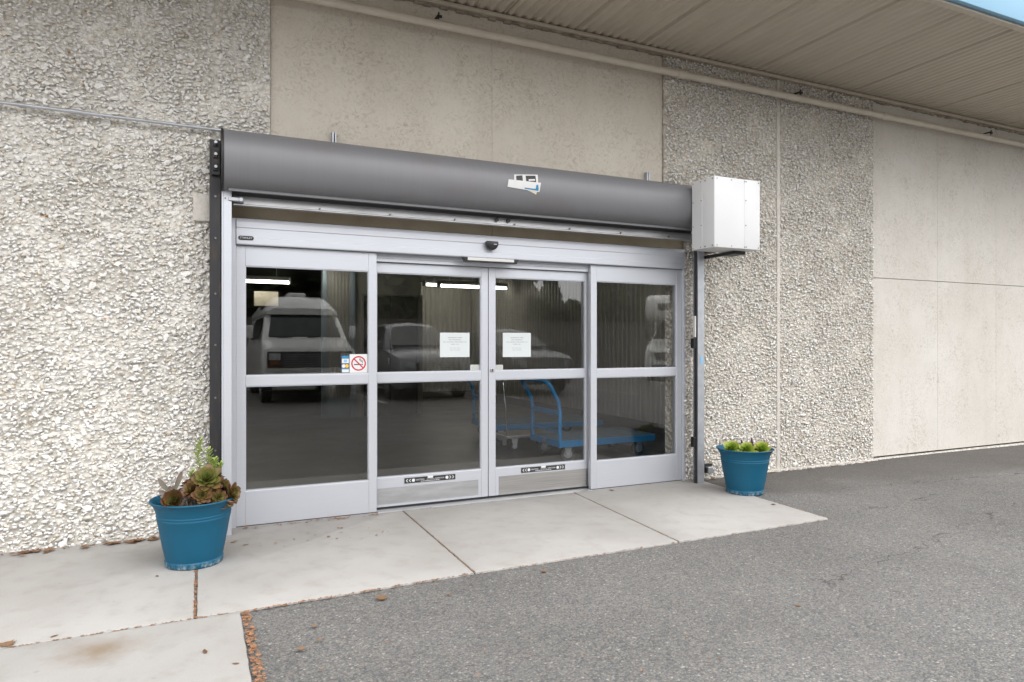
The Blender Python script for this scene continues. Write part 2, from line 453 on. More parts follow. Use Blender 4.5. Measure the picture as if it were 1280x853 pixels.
    fr = math_n(t, 'MULTIPLY_ADD', k, 1 - GLASS_F0, GLASS_F0)
    tr = N(t, 'BsdfTransparent')
    tr.inputs[0].default_value = (*GLASS_T, 1)
    gl = N(t, 'BsdfGlossy')
    gl.inputs['Color'].default_value = (1, 1, 1, 1)
    gl.inputs['Roughness'].default_value = 0.0
    ms = t.nodes.new('ShaderNodeMixShader')
    t.links.new(fr, ms.inputs[0])
    t.links.new(tr.outputs[0], ms.inputs[1])
    t.links.new(gl.outputs[0], ms.inputs[2])
    t.links.new(ms.outputs[0], out.inputs[0])
    M['glass'] = m
    # --- lit fluorescent tube
    for nm, e, c in (('lit_tube', 4.5, (1.0, 0.93, 0.78)), ('lit_panel', 3.0, (1.0, 0.93, 0.80))):
        m, t, b = nodes_of(nm)
        b.inputs['Base Color'].default_value = (0.8, 0.8, 0.78, 1)
        b.inputs['Emission Color'].default_value = (*c, 1)
        b.inputs['Emission Strength'].default_value = e
        M[nm] = m

def ramp_out(t, fac, stops):
    r_ = ramp(t, stops)
    t.links.new(fac, r_.inputs[0])
    return r_.outputs[0]

GLASS_F0 = 0.048          # per surface; a pane has two
GLASS_T = (0.975, 0.98, 0.978)
make_materials()

# ------------------------------------------------------------------ mesh building
ORIG = {}       # object name -> world position of its local origin

def tag(o, label=None, cat=None, group=None, kind=None):
    if label: o['label'] = label
    if cat: o['category'] = cat
    if group: o['group'] = group
    if kind: o['kind'] = kind
    return o

def thing(name, label, cat, loc=(0, 0, 0), group=None):
    o = bpy.data.objects.new(name, None)
    o.empty_display_size = 0.1
    col.objects.link(o)
    o.location = loc
    ORIG[o.name] = Vector(loc)
    return tag(o, label, cat, group)

class MB:
    def __init__(s):
        s.v, s.f, s.tint = [], [], []
    def add(s, vs_, fs_, tint=None):
        o = len(s.v)
        s.v += [tuple(p) for p in vs_]
        s.f += [tuple(i + o for i in q) for q in fs_]
        if tint is not None:
            s.tint += [tint] * len(vs_) if not isinstance(tint, list) else tint
        return s
    def box(s, x0, x1, y0, y1, z0, z1):
        v = [(x, y, z) for z in (z0, z1) for y in (y0, y1) for x in (x0, x1)]
        return s.add(v, [(0, 2, 3, 1), (4, 5, 7, 6), (0, 1, 5, 4), (2, 6, 7, 3), (0, 4, 6, 2), (1, 3, 7, 5)])
    def cyl(s, p0, p1, r0, r1=None, n=16, caps=True):
        r1 = r0 if r1 is None else r1
        p0, p1 = Vector(p0), Vector(p1)
        d = (p1 - p0).normalized()
        a = d.orthogonal().normalized()
        b = d.cross(a)
        v = []
        for p, r in ((p0, r0), (p1, r1)):
            for i in range(n):
                q = 2 * math.pi * i / n
                v.append(p + a * (r * math.cos(q)) + b * (r * math.sin(q)))
        f = [(i, (i + 1) % n, n + (i + 1) % n, n + i) for i in range(n)]
        if caps:
            f += [tuple(reversed(range(n))), tuple(range(n, 2 * n))]
        return s.add(v, f)
    def tube(s, pts, r, n=10):
        pts = [Vector(p) for p in pts]
        rs = r if isinstance(r, (list, tuple)) else [r] * len(pts)
        v = []
        a = None
        for i, p in enumerate(pts):
            d = (pts[min(i + 1, len(pts) - 1)] - pts[max(i - 1, 0)]).normalized()
            if a is None:
                a = d.orthogonal().normalized()
            a = (a - d * a.dot(d)).normalized()
            b = d.cross(a)
            for k in range(n):
                q = 2 * math.pi * k / n
                v.append(p + a * (rs[i] * math.cos(q)) + b * (rs[i] * math.sin(q)))
        f = []
        for i in range(len(pts) - 1):
            for k in range(n):
                f.append((i * n + k, i * n + (k + 1) % n, (i + 1) * n + (k + 1) % n, (i + 1) * n + k))
        f += [tuple(reversed(range(n))), tuple(range((len(pts) - 1) * n, len(pts) * n))]
        return s.add(v, f)
    def lathe(s, prof, c=(0, 0, 0), n=48, closed=False):
        v, f = [], []
        for (r, z) in prof:
            for k in range(n):
                q = 2 * math.pi * k / n
                v.append((c[0] + r * math.cos(q), c[1] + r * math.sin(q), c[2] + z))
        m = len(prof)
        for i in range(m - 1):
            for k in range(n):
                f.append((i * n + k, i * n + (k + 1) % n, (i + 1) * n + (k + 1) % n, (i + 1) * n + k))
        if not closed:
            f += [tuple(reversed(range(n))), tuple(range((m - 1) * n, m * n))]
        return s.add(v, f)
    def prism(s, poly, axis, a0, a1):
        """poly of 2-D points swept along an axis ('x': (y,z), 'y': (x,z), 'z': (x,y))"""
        def P(u, w_, a):
            return {'x': (a, u, w_), 'y': (u, a, w_), 'z': (u, w_, a)}[axis]
        n = len(poly)
        v = [P(u, w_, a0) for u, w_ in poly] + [P(u, w_, a1) for u, w_ in poly]
        f = [(i, (i + 1) % n, n + (i + 1) % n, n + i) for i in range(n)] + [tuple(reversed(range(n))), tuple(range(n, 2 * n))]
        return s.add(v, f)
    def plate(s, quad, th):
        q = [Vector(p) for p in quad]
        nrm = (q[1] - q[0]).cross(q[-1] - q[0]).normalized() * th
        n = len(q)
        v = q + [p + nrm for p in q]
        f = [(i, (i + 1) % n, n + (i + 1) % n, n + i) for i in range(n)] + [tuple(reversed(range(n))), tuple(range(n, 2 * n))]
        return s.add(v, f)
    def loft(s, secs):
        n = len(secs[0])
        v = [p for q in secs for p in q]
        f = []
        for i in range(len(secs) - 1):
            for k in range(n):
                f.append((i * n + k, i * n + (k + 1) % n, (i + 1) * n + (k + 1) % n, (i + 1) * n + k))
        f += [tuple(reversed(range(n))), tuple(range((len(secs) - 1) * n, len(secs) * n))]
        return s.add(v, f)
    def mesh(s, name, mat, off=Vector((0, 0, 0)), smooth=False, bevel=0.0, seg=2, tint_default=None):
        me = bpy.data.meshes.new(name)
        me.from_pydata([(p[0] - off[0], p[1] - off[1], p[2] - off[2]) for p in s.v], [], s.f)
        if s.tint:
            a = me.attributes.new('tint', 'FLOAT_COLOR', 'POINT')
            flat = []
            for q in s.tint:
                flat += [q, q, q, 1.0] if isinstance(q, (int, float)) else [q[0], q[1], q[2], 1.0]
            a.data.foreach_set('color', flat)
        bm = bmesh.new()
        bm.from_mesh(me)
        bmesh.ops.recalc_face_normals(bm, faces=bm.faces)
        if bevel:
            ed = [e for e in bm.edges if len(e.link_faces) == 2 and e.calc_face_angle(0) > 0.5]
            bmesh.ops.bevel(bm, geom=ed, offset=bevel, segments=seg, profile=0.5, affect='EDGES', clamp_overlap=True)
        bm.to_mesh(me)
        bm.free()
        me.materials.append(M[mat] if isinstance(mat, str) else mat)
        if smooth:
            me.shade_smooth()
            try:
                me.set_sharp_from_angle(angle=R(smooth if smooth is not True else 40))
            except Exception:
                pass
        return me
    def build(s, name, mat, parent=None, smooth=False, bevel=0.0, seg=2, loc=None):
        """world coordinates in s.v; parent fixes the local origin"""
        if parent is not None:
            off = ORIG[parent.name]
        else:
            off = Vector(loc) if loc is not None else Vector((0, 0, 0))
        me = s.mesh(name, mat, off, smooth, bevel, seg)
        o = bpy.data.objects.new(name, me)
        col.objects.link(o)
        if parent is not None:
            o.parent = parent
        else:
            o.location = off
        ORIG[o.name] = Vector(off)
        return o

def box(name, mat, parent, x0, x1, y0, y1, z0, z1, bevel=0.0, seg=2, loc=None):
    return MB().box(x0, x1, y0, y1, z0, z1).build(name, mat, parent, bevel=bevel, seg=seg, loc=loc, smooth=bool(bevel) and 60)

def text_mesh(txt, size, align='CENTER'):
    cu = bpy.data.curves.new('lettering', 'FONT')
    cu.body = txt
    cu.size = size
    cu.align_x = align
    cu.align_y = 'CENTER'
    cu.extrude = 0.0004
    cu.resolution_u = 3
    o = bpy.data.objects.new('lettering', cu)
    col.objects.link(o)
    dg = bpy.context.evaluated_depsgraph_get()
    me = bpy.data.meshes.new_from_object(o.evaluated_get(dg))
    bpy.data.objects.remove(o)
    return me

def text(name, txt, size, mat, parent, pos, rot, sx=1.0, bold=False):
    me = text_mesh(txt, size)
    me.materials.clear()
    me.materials.append(M[mat])
    o = bpy.data.objects.new(name, me)
    col.objects.link(o)
    o.parent = parent
    o.location = Vector(pos) - ORIG[parent.name]
    o.rotation_euler = rot
    o.scale = (sx, 1, 1)
    ORIG[o.name] = Vector(pos)
    return o

def copy_tree(o, parent=None):
    c = o.copy()
    col.objects.link(c)
    c.parent = parent
    for ch in o.children:
        copy_tree(ch, c)
    return c

WALLROT = (R(90), 0, 0)      # lettering that faces -Y

# ================================================================== GROUND
LOT_RISE = 0.06        # the stalls opposite lie a little higher than the doorway

def ground():
    # one sheet to the horizon, finer near the building so that it can be a little uneven
    xs = sorted(set([-1500, -300, -80, -30] + [i * 0.5 for i in range(-20, 61)] + [45, 90, 300, 1500]))
    ys = sorted(set([-1500, -300, -120, -60, -30] + [i * 0.5 for i in range(-30, 1)] + [0.3, 40, 300, 1500]))
    v, f = [], []
    for y in ys:
        for x in xs:
            z = -0.012
            if -14 < y < -2.3 and -9 < x < 29:
                z += 0.006 * math.sin(x * 1.3 + y * 0.7) + 0.005 * math.sin(x * 0.6 - y * 1.1 + 2)
                z = min(z, -0.004)
            if 4.9 < x < 29 and -2.5 < y <= 0.3:
                z = 0.002 + 0.004 * math.sin(x * 1.7 + y) if y > -1.6 else -0.006
            k = min(1.0, max(0.0, (-6.5 - y) / 2.5))
            z += LOT_RISE * k * k * (3 - 2 * k)
            v.append((x, y, z if y <= 0.3 else -0.05))
    nx = len(xs)
    for j in range(len(ys) - 1):
        for i in range(nx - 1):
            f.append((j * nx + i, j * nx + i + 1, (j + 1) * nx + i + 1, (j + 1) * nx + i))
    o = MB().add(v, f).build('ground', 'asphalt', None, smooth=True)
    tag(o, 'grey weathered asphalt of the parking lot', None, None, 'structure')
    # pavement: cast slabs with open joints, each slab its own piece
    pv = bpy.data.objects.new('pavement', None)
    col.objects.link(pv)
    ORIG['pavement'] = Vector((0, 0, 0))
    tag(pv, 'pale concrete slabs along the foot of the building', None, None, 'structure')
    g = 0.007
    polys = [
        [(-4.6, -1.745), (-3.17, -1.745), (-3.17, 0.02), (-4.6, 0.02)],
        [(-3.156, -1.745), (-1.60, -1.745), (-1.60, 0.02), (-3.156, 0.02)],
        [(-1.586, -1.745), (-0.018, -1.735), (-0.012, 0.02), (-1.586, 0.02)],
        [(-0.004, -1.735), (1.523, -1.700), (1.541, 0.02), (0.002, 0.02)],
        [(1.537, -1.700), (3.064, -1.698), (3.180, 0.02), (1.555, 0.02)],
        [(3.078, -1.698), (4.553, -1.692), (4.640, 0.02), (3.194, 0.02)],
        [(-4.6, -3.30), (0.204, -3.30), (0.200, -1.752), (-4.6, -1.765)],
        [(-4.6, -4.86), (0.210, -4.86), (0.206, -3.314), (-4.6, -3.314)],
        [(-4.6, -6.40), (0.214, -6.40), (0.210, -4.874), (-4.6, -4.874)],
    ]
    er = random.Random(12)
    for p in polys:
        q = []
        for a, b_ in zip(p, p[1:] + p[:1]):
            n_ = max(1, int(math.hypot(b_[0] - a[0], b_[1] - a[1]) / 0.045))
            for i in range(n_):
                k = i / n_
                j_ = 0.0 if i == 0 else 0.0022
                q.append((a[0] + (b_[0] - a[0]) * k + er.uniform(-j_, j_), a[1] + (b_[1] - a[1]) * k + er.uniform(-j_, j_)))
        MB().prism(q, 'z', -0.10, 0.0).build('slab', 'concrete', pv, bevel=0.004, smooth=60)
ground()

# ================================================================== BUILDING
bld = thing('warehouse_building', 'white painted stone-aggregate building with smooth beige panels and overhanging corrugated soffit', 'building', (0, 0, 0))

STONE_PROTOS = []

def stone_protos():
    for k in range(14):
        r_ = random.Random(100 + k)
        bm = bmesh.new()
        for i in range(10):
            while True:
                p = Vector((r_.uniform(-1, 1), r_.uniform(-1, 1), r_.uniform(-1, 1)))
                if 0.55 < p.length < 1.0:
                    break
            p = p.normalized() * r_.uniform(0.8, 1.0)
            bm.verts.new((p.x, p.y * 0.62, p.z * r_.uniform(0.9, 1.0)))
        res = bmesh.ops.convex_hull(bm, input=bm.verts)
        junk = list({e for e in list(res['geom_interior']) + list(res['geom_unused']) if isinstance(e, bmesh.types.BMVert)})
        if junk:
            bmesh.ops.delete(bm, geom=junk, context='VERTS')
        bmesh.ops.triangulate(bm, faces=bm.faces)
        bmesh.ops.recalc_face_normals(bm, faces=bm.faces)
        bm.verts.ensure_lookup_table()
        V = np.array([v.co[:] for v in bm.verts])
        F = np.array([[v.index for v in f.verts] for f in bm.faces])
        STONE_PROTOS.append((V, F))
        bm.free()
stone_protos()

def relief(x, z):
    return 0.0045 * (math.sin(7.3 * x + 2.1 * z + 1.0) + math.sin(3.1 * x - 8.7 * z + 0.4) + 0.8 * math.sin(13.0 * x + 11.0 * z) + 0.8 * math.sin(17.0 * z - 9.0 * x + 2.0))

def stone_field(rects, y_bed, spacing, smin, smax, seed, avoid=()):
    """jittered field of crushed stones: list of [pos, size, rot, proto, tint]"""
    r_ = np.random.default_rng(seed)
    out = []
    for (x0, x1, z0, z1) in rects:
        sz = spacing * 0.78
        nz_, nx_ = int((z1 - z0) / sz), int((x1 - x0) / spacing)
        for j in range(nz_):
            for i in range(nx_):
                x = x0 + (i + 0.5 + (0.5 if j % 2 else 0) + r_.uniform(-.6, .6)) * spacing
                z = z0 + (j + 0.5 + r_.uniform(-.6, .6)) * sz
                if x > x1 - 0.01 or x < x0 + 0.005 or z > z1 - 0.008:
                    continue
                if any(a[0] < x < a[1] and a[2] < z < a[3] for a in avoid):
                    continue
                if r_.random() < 0.05:
                    continue
                s = smin + (smax - smin) * r_.random() ** 1.7
                q = r_.random()
                if q < 0.08:
                    s *= 1.45
                rot = (r_.normal(-0.14, 0.24), r_.uniform(0, 6.28) if r_.random() < 0.3 else r_.normal(0, 0.35), r_.normal(0, 0.20))
                sc = (s, s * r_.uniform(0.34, 0.72), s * r_.uniform(0.45, 0.95))
                tn = r_.normal(0.0, 0.03)
                base = np.array([0.84, 0.822, 0.795]) + tn
                q = r_.random()
                if q < 0.10:
                    base *= (0.90, 0.86, 0.79)
                elif q < 0.125:
                    base *= (0.82, 0.74, 0.62)
                y = y_bed - r_.uniform(-0.005, 0.010) - 0.8 * relief(x, z)
                out.append([np.array([x, y, z]), sc, rot, int(r_.integers(len(STONE_PROTOS))), np.clip(base, 0.05, 0.87)])
    return out

def stones_mesh(name, items):
    Vs, Fs, Cs = [], [], []
    o = 0
    for pos, sc, rot, k, tint in items:
        V, F = STONE_PROTOS[k]
        Rm = np.array(Euler(rot).to_matrix())
        W = (V * np.array(sc)) @ Rm.T + pos
        Vs.append(W)
        Fs.append(F + o)
        Cs.append(np.repeat(np.append(tint, 1.0)[None], len(V), 0))
        o += len(V)
    V = np.concatenate(Vs); F = np.concatenate(Fs); C = np.concatenate(Cs)
    me = bpy.data.meshes.new(name)
    me.vertices.add(len(V)); me.vertices.foreach_set('co', V.astype(np.float32).ravel())
    me.loops.add(F.size); me.loops.foreach_set('vertex_index', F.astype(np.int32).ravel())
    me.polygons.add(len(F))
    me.polygons.foreach_set('loop_start', np.arange(0, F.size, 3, dtype=np.int32))
    a = me.attributes.new('tint', 'FLOAT_COLOR', 'POINT')
    a.data.foreach_set('color', C.astype(np.float32).ravel())
    me.update(calc_edges=True)
    me.validate()
    me.materials.append(M['stone'])
    return me

def building():
    TOP = 4.27
    # ---- left aggregate wall
    left = MB().box(-9.0, 0.2265, -0.026, 0.30, -0.05, TOP).box(0.2265, 0.505, -0.026, 0.30, 2.78, TOP).build('stone_wall_panel', 'bed', bld)
    items = stone_field([(-2.7, 0.12, 0.0, TOP), (0.12, 0.50, 2.80, TOP)], -0.034, 0.0270, 0.0135, 0.0285, 5, avoid=[(-0.035, 0.14, 2.28, 2.50)])
    # a few iron-stained stones
    for (rx, rz) in ((-0.699, 3.695), (-0.793, 3.39), (-0.775, 3.37), (-0.953, 2.254), (-0.93, 2.25), (-0.584, 1.568), (-0.45, 1.0)):
        best = min(items, key=lambda q: (q[0][0] - rx) ** 2 + (q[0][2] - rz) ** 2)
        best[4] = np.array([0.42, 0.20, 0.05])
    camp = np.array([0, -5.55, 1.4])
    th = R(24.8)
    def show(q):
        d = q[0] - camp
        t_ = d[0] * math.sin(th) + d[1] * math.cos(th)
        px = 640 + 850 * (d[0] * math.cos(th) - d[1] * math.sin(th)) / t_
        py = 428 - 850 * d[2] / t_
        vis = 4 < px < 262 and 4 < py < 640
        return (q[1][0] * q[1][2] / t_ ** 2) if vis else 0
    order = sorted(range(len(items)), key=lambda i: -show(items[i]))
    big = set(order[:290])
    # the stones that show largest: each an object, sharing meshes
    pm = []
    for k, (V, F) in enumerate(STONE_PROTOS):
        for tv in range(2):
            me = bpy.data.meshes.new('stone')
            me.from_pydata(V.tolist(), [], F.tolist())
            c = ((0.84, 0.822, 0.795), (0.77, 0.73, 0.675))[tv]
            a = me.attributes.new('tint', 'FLOAT_COLOR', 'POINT')
            a.data.foreach_set('color', [*c, 1.0] * len(V))
            me.materials.append(M['stone'])
            pm.append(me)
    for n_, i in enumerate(sorted(big)):
        pos, sc, rot, k, tint = items[i]
        o = bpy.data.objects.new('stone', pm[k * 2 + (0 if tint[1] > 0.74 else 1)])
        o.location, o.scale, o.rotation_euler = pos, sc, rot
        o.parent = left
        col.objects.link(o)
    rest = [q for i, q in enumerate(items) if i not in big]
    o = bpy.data.objects.new('stone_facing', stones_mesh('stone_facing', rest))
    o.parent = left
    o['kind'] = 'stuff'
    col.objects.link(o)
    # smooth mortar patch beside the shutter guide
    box('mortar_patch', 'panel', left, -0.03, 0.10, -0.062, -0.036, 2.29, 2.49, 0.006)
    # ---- right aggregate panels
    for (rects, seed, extra) in (
            ([(4.225, 4.485, 2.78, TOP), (4.485, 5.725, 0.0, TOP)], 21, None),
            ([(5.775, 7.27, 0.0, TOP)], 22, None)):
        mb = MB()
        for (x0, x1, z0, z1) in rects:
            mb.box(x0, x1, -0.026, 0.30, z0 - (0.05 if z0 == 0 else 0), z1)
        p = mb.build('stone_wall_panel', 'bed_dirty', bld)
        it = stone_field([(a - 0.004 if i else a, b_, c_, d_) for i, (a, b_, c_, d_) in enumerate(rects)], -0.034, 0.0270, 0.0125, 0.0255, seed)
        if seed == 21:     # stones on the return beside the door
            rr = np.random.default_rng(3)
            for j in range(75):
                z = 0.02 + j * 0.031
                for yy in (-0.02,):
                    it.append([np.array([4.483, yy + rr.uniform(-.012, .012), z + rr.uniform(-.01, .01)]), (0.018, rr.uniform(.02, .03), rr.uniform(.016, .026)), (rr.normal(0, .5), rr.normal(0, .4), rr.normal(0, .4)), int(rr.integers(14)), np.array([0.66, 0.63, 0.57])])
        o = bpy.data.objects.new('stone_facing', stones_mesh('stone_facing', it))
        o.parent = p
        o['kind'] = 'stuff'
        col.objects.link(o)
    # vertical joint cover between the aggregate panels
    MB().box(5.728, 5.772, -0.040, 0.2, -0.02, TOP).build('joint_strip', 'panel', bld, bevel=0.006, smooth=60)
    # ---- smooth panels: above the door and right of the aggregate
    g = 0.004
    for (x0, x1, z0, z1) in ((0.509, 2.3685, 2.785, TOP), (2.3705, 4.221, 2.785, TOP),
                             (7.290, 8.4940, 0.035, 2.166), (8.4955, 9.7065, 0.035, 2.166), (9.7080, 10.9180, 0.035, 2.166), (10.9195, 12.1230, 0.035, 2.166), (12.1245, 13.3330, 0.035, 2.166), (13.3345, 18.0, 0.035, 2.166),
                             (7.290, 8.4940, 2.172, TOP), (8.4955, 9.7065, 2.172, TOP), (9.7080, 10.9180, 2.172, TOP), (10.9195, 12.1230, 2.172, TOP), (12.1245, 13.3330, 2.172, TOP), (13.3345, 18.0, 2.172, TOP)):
        MB().box(x0, x1, 0.0, 0.30, z0, z1).build('smooth_wall_panel', 'panel_beige' if z0 > 2.5 else 'panel', bld, bevel=0.0025, seg=1)
    box('wall_core', 'dark_wall', bld, 7.0, 18.0, 0.06, 0.28, -0.05, TOP - 0.01)
    box('wall_core', 'dark_wall', bld, 0.16, 4.52, 0.06, 0.28, 2.36, TOP - 0.01)
    for (x0, x1) in ((0.2285, 2.3685), (2.3705, 4.483)):
        MB().box(x0, x1, 0.0, 0.30, 2.345, 2.778).build('lintel', 'lintel_paint', bld, bevel=0.0025, seg=1)
    # dark crack and thin footing line at the base of the smooth wall
    box('footing', 'bed', bld, 7.285, 18.0, -0.035, 0.05, -0.05, 0.013, 0.004)
    mb = MB()
    rr = random.Random(4)
    x = 4.72
    while x < 7.3:         # uneven splash of paint and mortar along the foot of the aggregate
        l = rr.uniform(0.05, 0.16)
        mb.prism([(x, -0.01), (x + l, -0.01), (x + l * 0.9, -0.055 - rr.uniform(0.0, .05)), (x + l * 0.4, -0.06 - rr.uniform(0, .05)), (x + 0.004, -0.055)], 'z', -0.02, 0.012 + rr.uniform(0, 0.012))
        x += l * 0.93
    mb.build('footing', 'smooth_foot' if 'smooth_foot' in M else 'panel', bld, bevel=0.003, seg=1)
    # ---- soffit: corrugated sheets, a seam every sheet
    sof = box('soffit_board', 'soffit', bld, -9.0, 18.0, -1.84, 0.3, 4.345, 4.60)
    pw, nr = 0.735, 8
    v, f = [], []
    seg = nr * 8
    for (yy) in (-1.835, 0.02):
        for i in range(seg + 1):
            x = pw * i / seg
            ph = 2 * math.pi * nr * i / seg
            zz = 0.013 * max(-0.75, min(0.75, math.cos(ph) * 1.25))
            if i in (0, seg):
                zz = -0.012
            v.append((x, yy, 4.318 + zz))
    for i in range(seg):
        f.append((i, i + 1, seg + 2 + i, seg + 1 + i))
    me = MB().add(v, f).mesh('soffit_sheet', 'soffit', smooth=50)
    sx = 0.27 - 13 * pw
    for k in range(37):
        o = bpy.data.objects.new('soffit_sheet', me)
        o.location = (sx + k * pw, 0, 0.0015 * (k % 2))
        o.scale = (0.9955, 1, 1)
        o.parent = sof
        col.objects.link(o)
    # fascia and drip edge
    MB().box(-9, 18, -1.905, -1.842, 4.30, 4.86).build('fascia', 'blue_fascia', bld, bevel=0.004, smooth=60)
    MB().box(-9, 18, -1.86, -1.80, 4.278, 4.299).build('drip_edge', 'soffit', bld, bevel=0.003, smooth=60)
    box('roof', 'dark_wall', bld, -9, 18, -1.83, 14, 4.61, 4.84)
    # ledger where sheet meets wall, ragged sealing foam under it
    MB().box(-9, 18, -0.065, 0.0, 4.272, 4.302).build('ledger', 'soffit', bld, bevel=0.003, smooth=60)
    mb = MB()
    for i in range(200):
        x = -1.5 + i * 0.075
        h_ = rr.uniform(0.006, 0.028)
        mb.box(x, x + 0.074, -0.03 - rr.uniform(0, .015), -0.001, 4.2715 - h_, 4.2712)
    mb.build('sealing_foam', 'ledger', bld, bevel=0.006, seg=1)
building()

# ---- gas pipe under the soffit
def pipe():
    t = thing('wall_pipe', 'long beige painted pipe running along the wall just under the soffit', 'pipe', (0, -0.12, 4.06))
    y, z = -0.12, 4.062
    MB().tube([(-9, y, z), (18, y, z)], 0.034, 20).build('pipe_run', 'beige_pipe', t, smooth=40)
    for x in (4.36, 7.34, 10.9, 1.2 - 2.2):
        MB().cyl((x - .045, y, z), (x + .045, y, z), 0.0415, n=20).build('coupling', 'beige_pipe', t, smooth=40, bevel=0.004)
    for x in (1.83, 5.98, 9.38):
        MB().cyl((x - .014, y, z), (x + .014, y, z), 0.0385, n=20).build('pipe_clamp', 'beige_pipe', t, smooth=40)
        mb = MB().cyl((x, y, z + 0.03), (x, y - 0.01, z + 0.10), 0.008, n=8)
        mb.box(x - 0.012, x + 0.03, y - 0.012, y + 0.0, z + 0.055, z + 0.08)
        mb.box(x - 0.01, x + 0.01, y, -0.0, z + 0.07, z + 0.085)
        mb.build('hanger', 'black_steel', t, bevel=0.003, seg=1)
pipe()

def conduit():
    t = thing('electrical_conduit', 'thin galvanised conduit crossing the stone wall to the shutter roll', 'conduit', (-2, -0.09, 2.98))
    pts = [(-6, -0.09, 2.975), (-1.2, -0.09, 2.975), (0.17, -0.09, 2.965)]
    MB().tube(pts, 0.0115, 12).build('conduit_tube', 'galv', t, smooth=40)
    MB().cyl((-0.80, -0.09, 2.9725), (-0.72, -0.09, 2.972), 0.0165, n=12).build('coupling', 'galv', t, smooth=40)
    MB().box(-1.46, -1.435, -0.106, -0.03, 2.957, 2.992).build('strap', 'galv', t, bevel=0.003)
conduit()

# ================================================================== ROLLING SHUTTER
def shutter():
    t = thing('rolling_shutter', 'rolled-up steel shutter in a long grey rounded hood over the glass doors', 'shutter', (2.3, -0.2, 0))
    cyy, czz, ay, bz = -0.225, 2.713, 0.185, 0.217
    X0, X1 = 0.166, 4.54
    def ell(q, gy=0.0):
        # squarish-round hood section
        c, s = math.cos(q), math.sin(q)
        return (cyy + (ay + gy) * math.copysign(abs(c) ** 0.92, c), czz + (bz + gy) * math.copysign(abs(s) ** 0.92, s))
    n = 72
    prof = [ell(2 * math.pi * i / n) for i in range(n)]
    MB().prism(prof, 'x', X0, X1).build('hood', 'hood', t, smooth=40)
    po = [ell(2 * math.pi * i / n, 0.006) for i in range(n)]
    for (a, b_) in ((X0 - 0.016, X0 - 0.002), (X1 + 0.002, X1 + 0.012)):
        MB().prism(po, 'x', a, b_).build('end_plate', 'black_steel', t, smooth=40)
    # bottom lip of the hood, curtain, bottom bar
    MB().box(0.20, 4.47, -0.285, -0.272, 2.485, 2.512).build('hood_lip', 'hood', t, bevel=0.003)
    mb = MB()
    for k in range(2):
        mb.box(0.21, 4.47, -0.135 - 0.006 * k, -0.118, 2.475 + k * 0.05, 2.523 + k * 0.05)
    mb.build('curtain', 'hood', t)
    MB().prism([(-0.20, 2.402), (-0.20, 2.412), (-0.188, 2.416), (-0.180, 2.474), (-0.15, 2.474), (-0.15, 2.402)], 'x', 0.235, 4.46).build('bottom_bar', 'zinc_dull', t, bevel=0.0015, seg=1)
    for x in (0.30, 0.85, 1.4, 1.95, 2.5, 3.05, 3.6, 4.15):
        MB().cyl((x, -0.204, 2.425), (x, -0.184, 2.425), 0.007, n=8).build('bolt', 'screw', t)
    for x in (2.33, 2.44):
        MB().cyl((x, -0.205, 2.452), (x, -0.175, 2.452), 0.017, n=12).build('grommet', 'black', t)
    mb = MB().box(0.20, 0.30, -0.236, -0.224, 2.425, 2.45).cyl((0.285, -0.245, 2.437), (0.285, -0.22, 2.437), 0.016, n=10)
    mb.build('end_stop', 'galv', t, bevel=0.002, seg=1)
    # guides
    MB().box(0.156, 0.168, -0.225, -0.055, 0.0, 2.50).box(0.1685, 0.223, -0.225, -0.213, 0.0, 2.50).box(0.1685, 0.223, -0.075, -0.055, 0.0, 2.50).build('guide', 'alu', t, bevel=0.0015, seg=1)
    for zz in (2.34 + 0.1, ):
        for xx in (0.180, 0.205):
            MB().cyl((xx, -0.230, zz), (xx, -0.2255, zz), 0.006, n=8).build('bolt', 'screw', t)
    MB().box(0.078, 0.150, -0.205, -0.190, 0.0, 2.86).box(0.078, 0.090, -0.1895, -0.04, 0.0, 2.86).build('guide_angle', 'black_steel', t, bevel=0.002, seg=1)
    for zz in (0.25, 0.62, 1.0, 1.38, 1.75, 2.15, 2.45):
        MB().cyl((0.115, -0.213, zz), (0.115, -0.2055, zz), 0.008, n=8).build('bolt', 'screw', t)
    mb = MB().box(0.09, 0.145, -0.235, -0.2055, 2.60, 2.80).box(0.10, 0.13, -0.25, -0.235, 2.63, 2.68).box(0.10, 0.13, -0.25, -0.235, 2.72, 2.77)
    mb.build('bracket', 'black_steel', t, bevel=0.003, seg=1)
    for zz in (2.655, 2.745, 2.83):
        MB().cyl((0.117, -0.262, zz), (0.117, -0.206, zz), 0.011, n=8).build('bolt', 'galv', t)
    MB().box(4.492, 4.572, -0.215, -0.203, 0.0, 2.31).box(4.560, 4.572, -0.2025, -0.055, 0.0, 2.31).box(4.492, 4.5595, -0.185, -0.165, 0.0, 2.31).build('guide', 'galv', t, bevel=0.0015, seg=1)
    MB().box(4.482, 4.4905, -0.205, -0.168, 0.0, 2.31).build('guide_angle', 'black_steel', t, bevel=0.002, seg=1)
    for zz in (1.34, 0.36):
        MB().box(4.452, 4.4815, -0.20, -0.15, zz, zz + 0.10).build('stop_block', 'black', t, bevel=0.004)
    MB().box(4.468, 4.4815, -0.20, -0.17, 1.45, 1.66).build('label_strip', 'white_plastic', t, bevel=0.002)
    MB().box(4.522, 4.550, -0.2175, -0.2155, 1.19, 1.255).build('sticker', 'print_lightblue', t)
    # wall struts above the roll
    for x in (0.985, 4.02):
        mb = MB().box(x - 0.016, x - 0.004, -0.05, -0.002, 2.80, 3.075).box(x + 0.006, x + 0.016, -0.05, -0.002, 2.80, 3.075).box(x - 0.0035, x + 0.0055, -0.012, -0.002, 2.80, 3.075)
        mb.build('wall_strut', 'galv', t, bevel=0.001, seg=1)
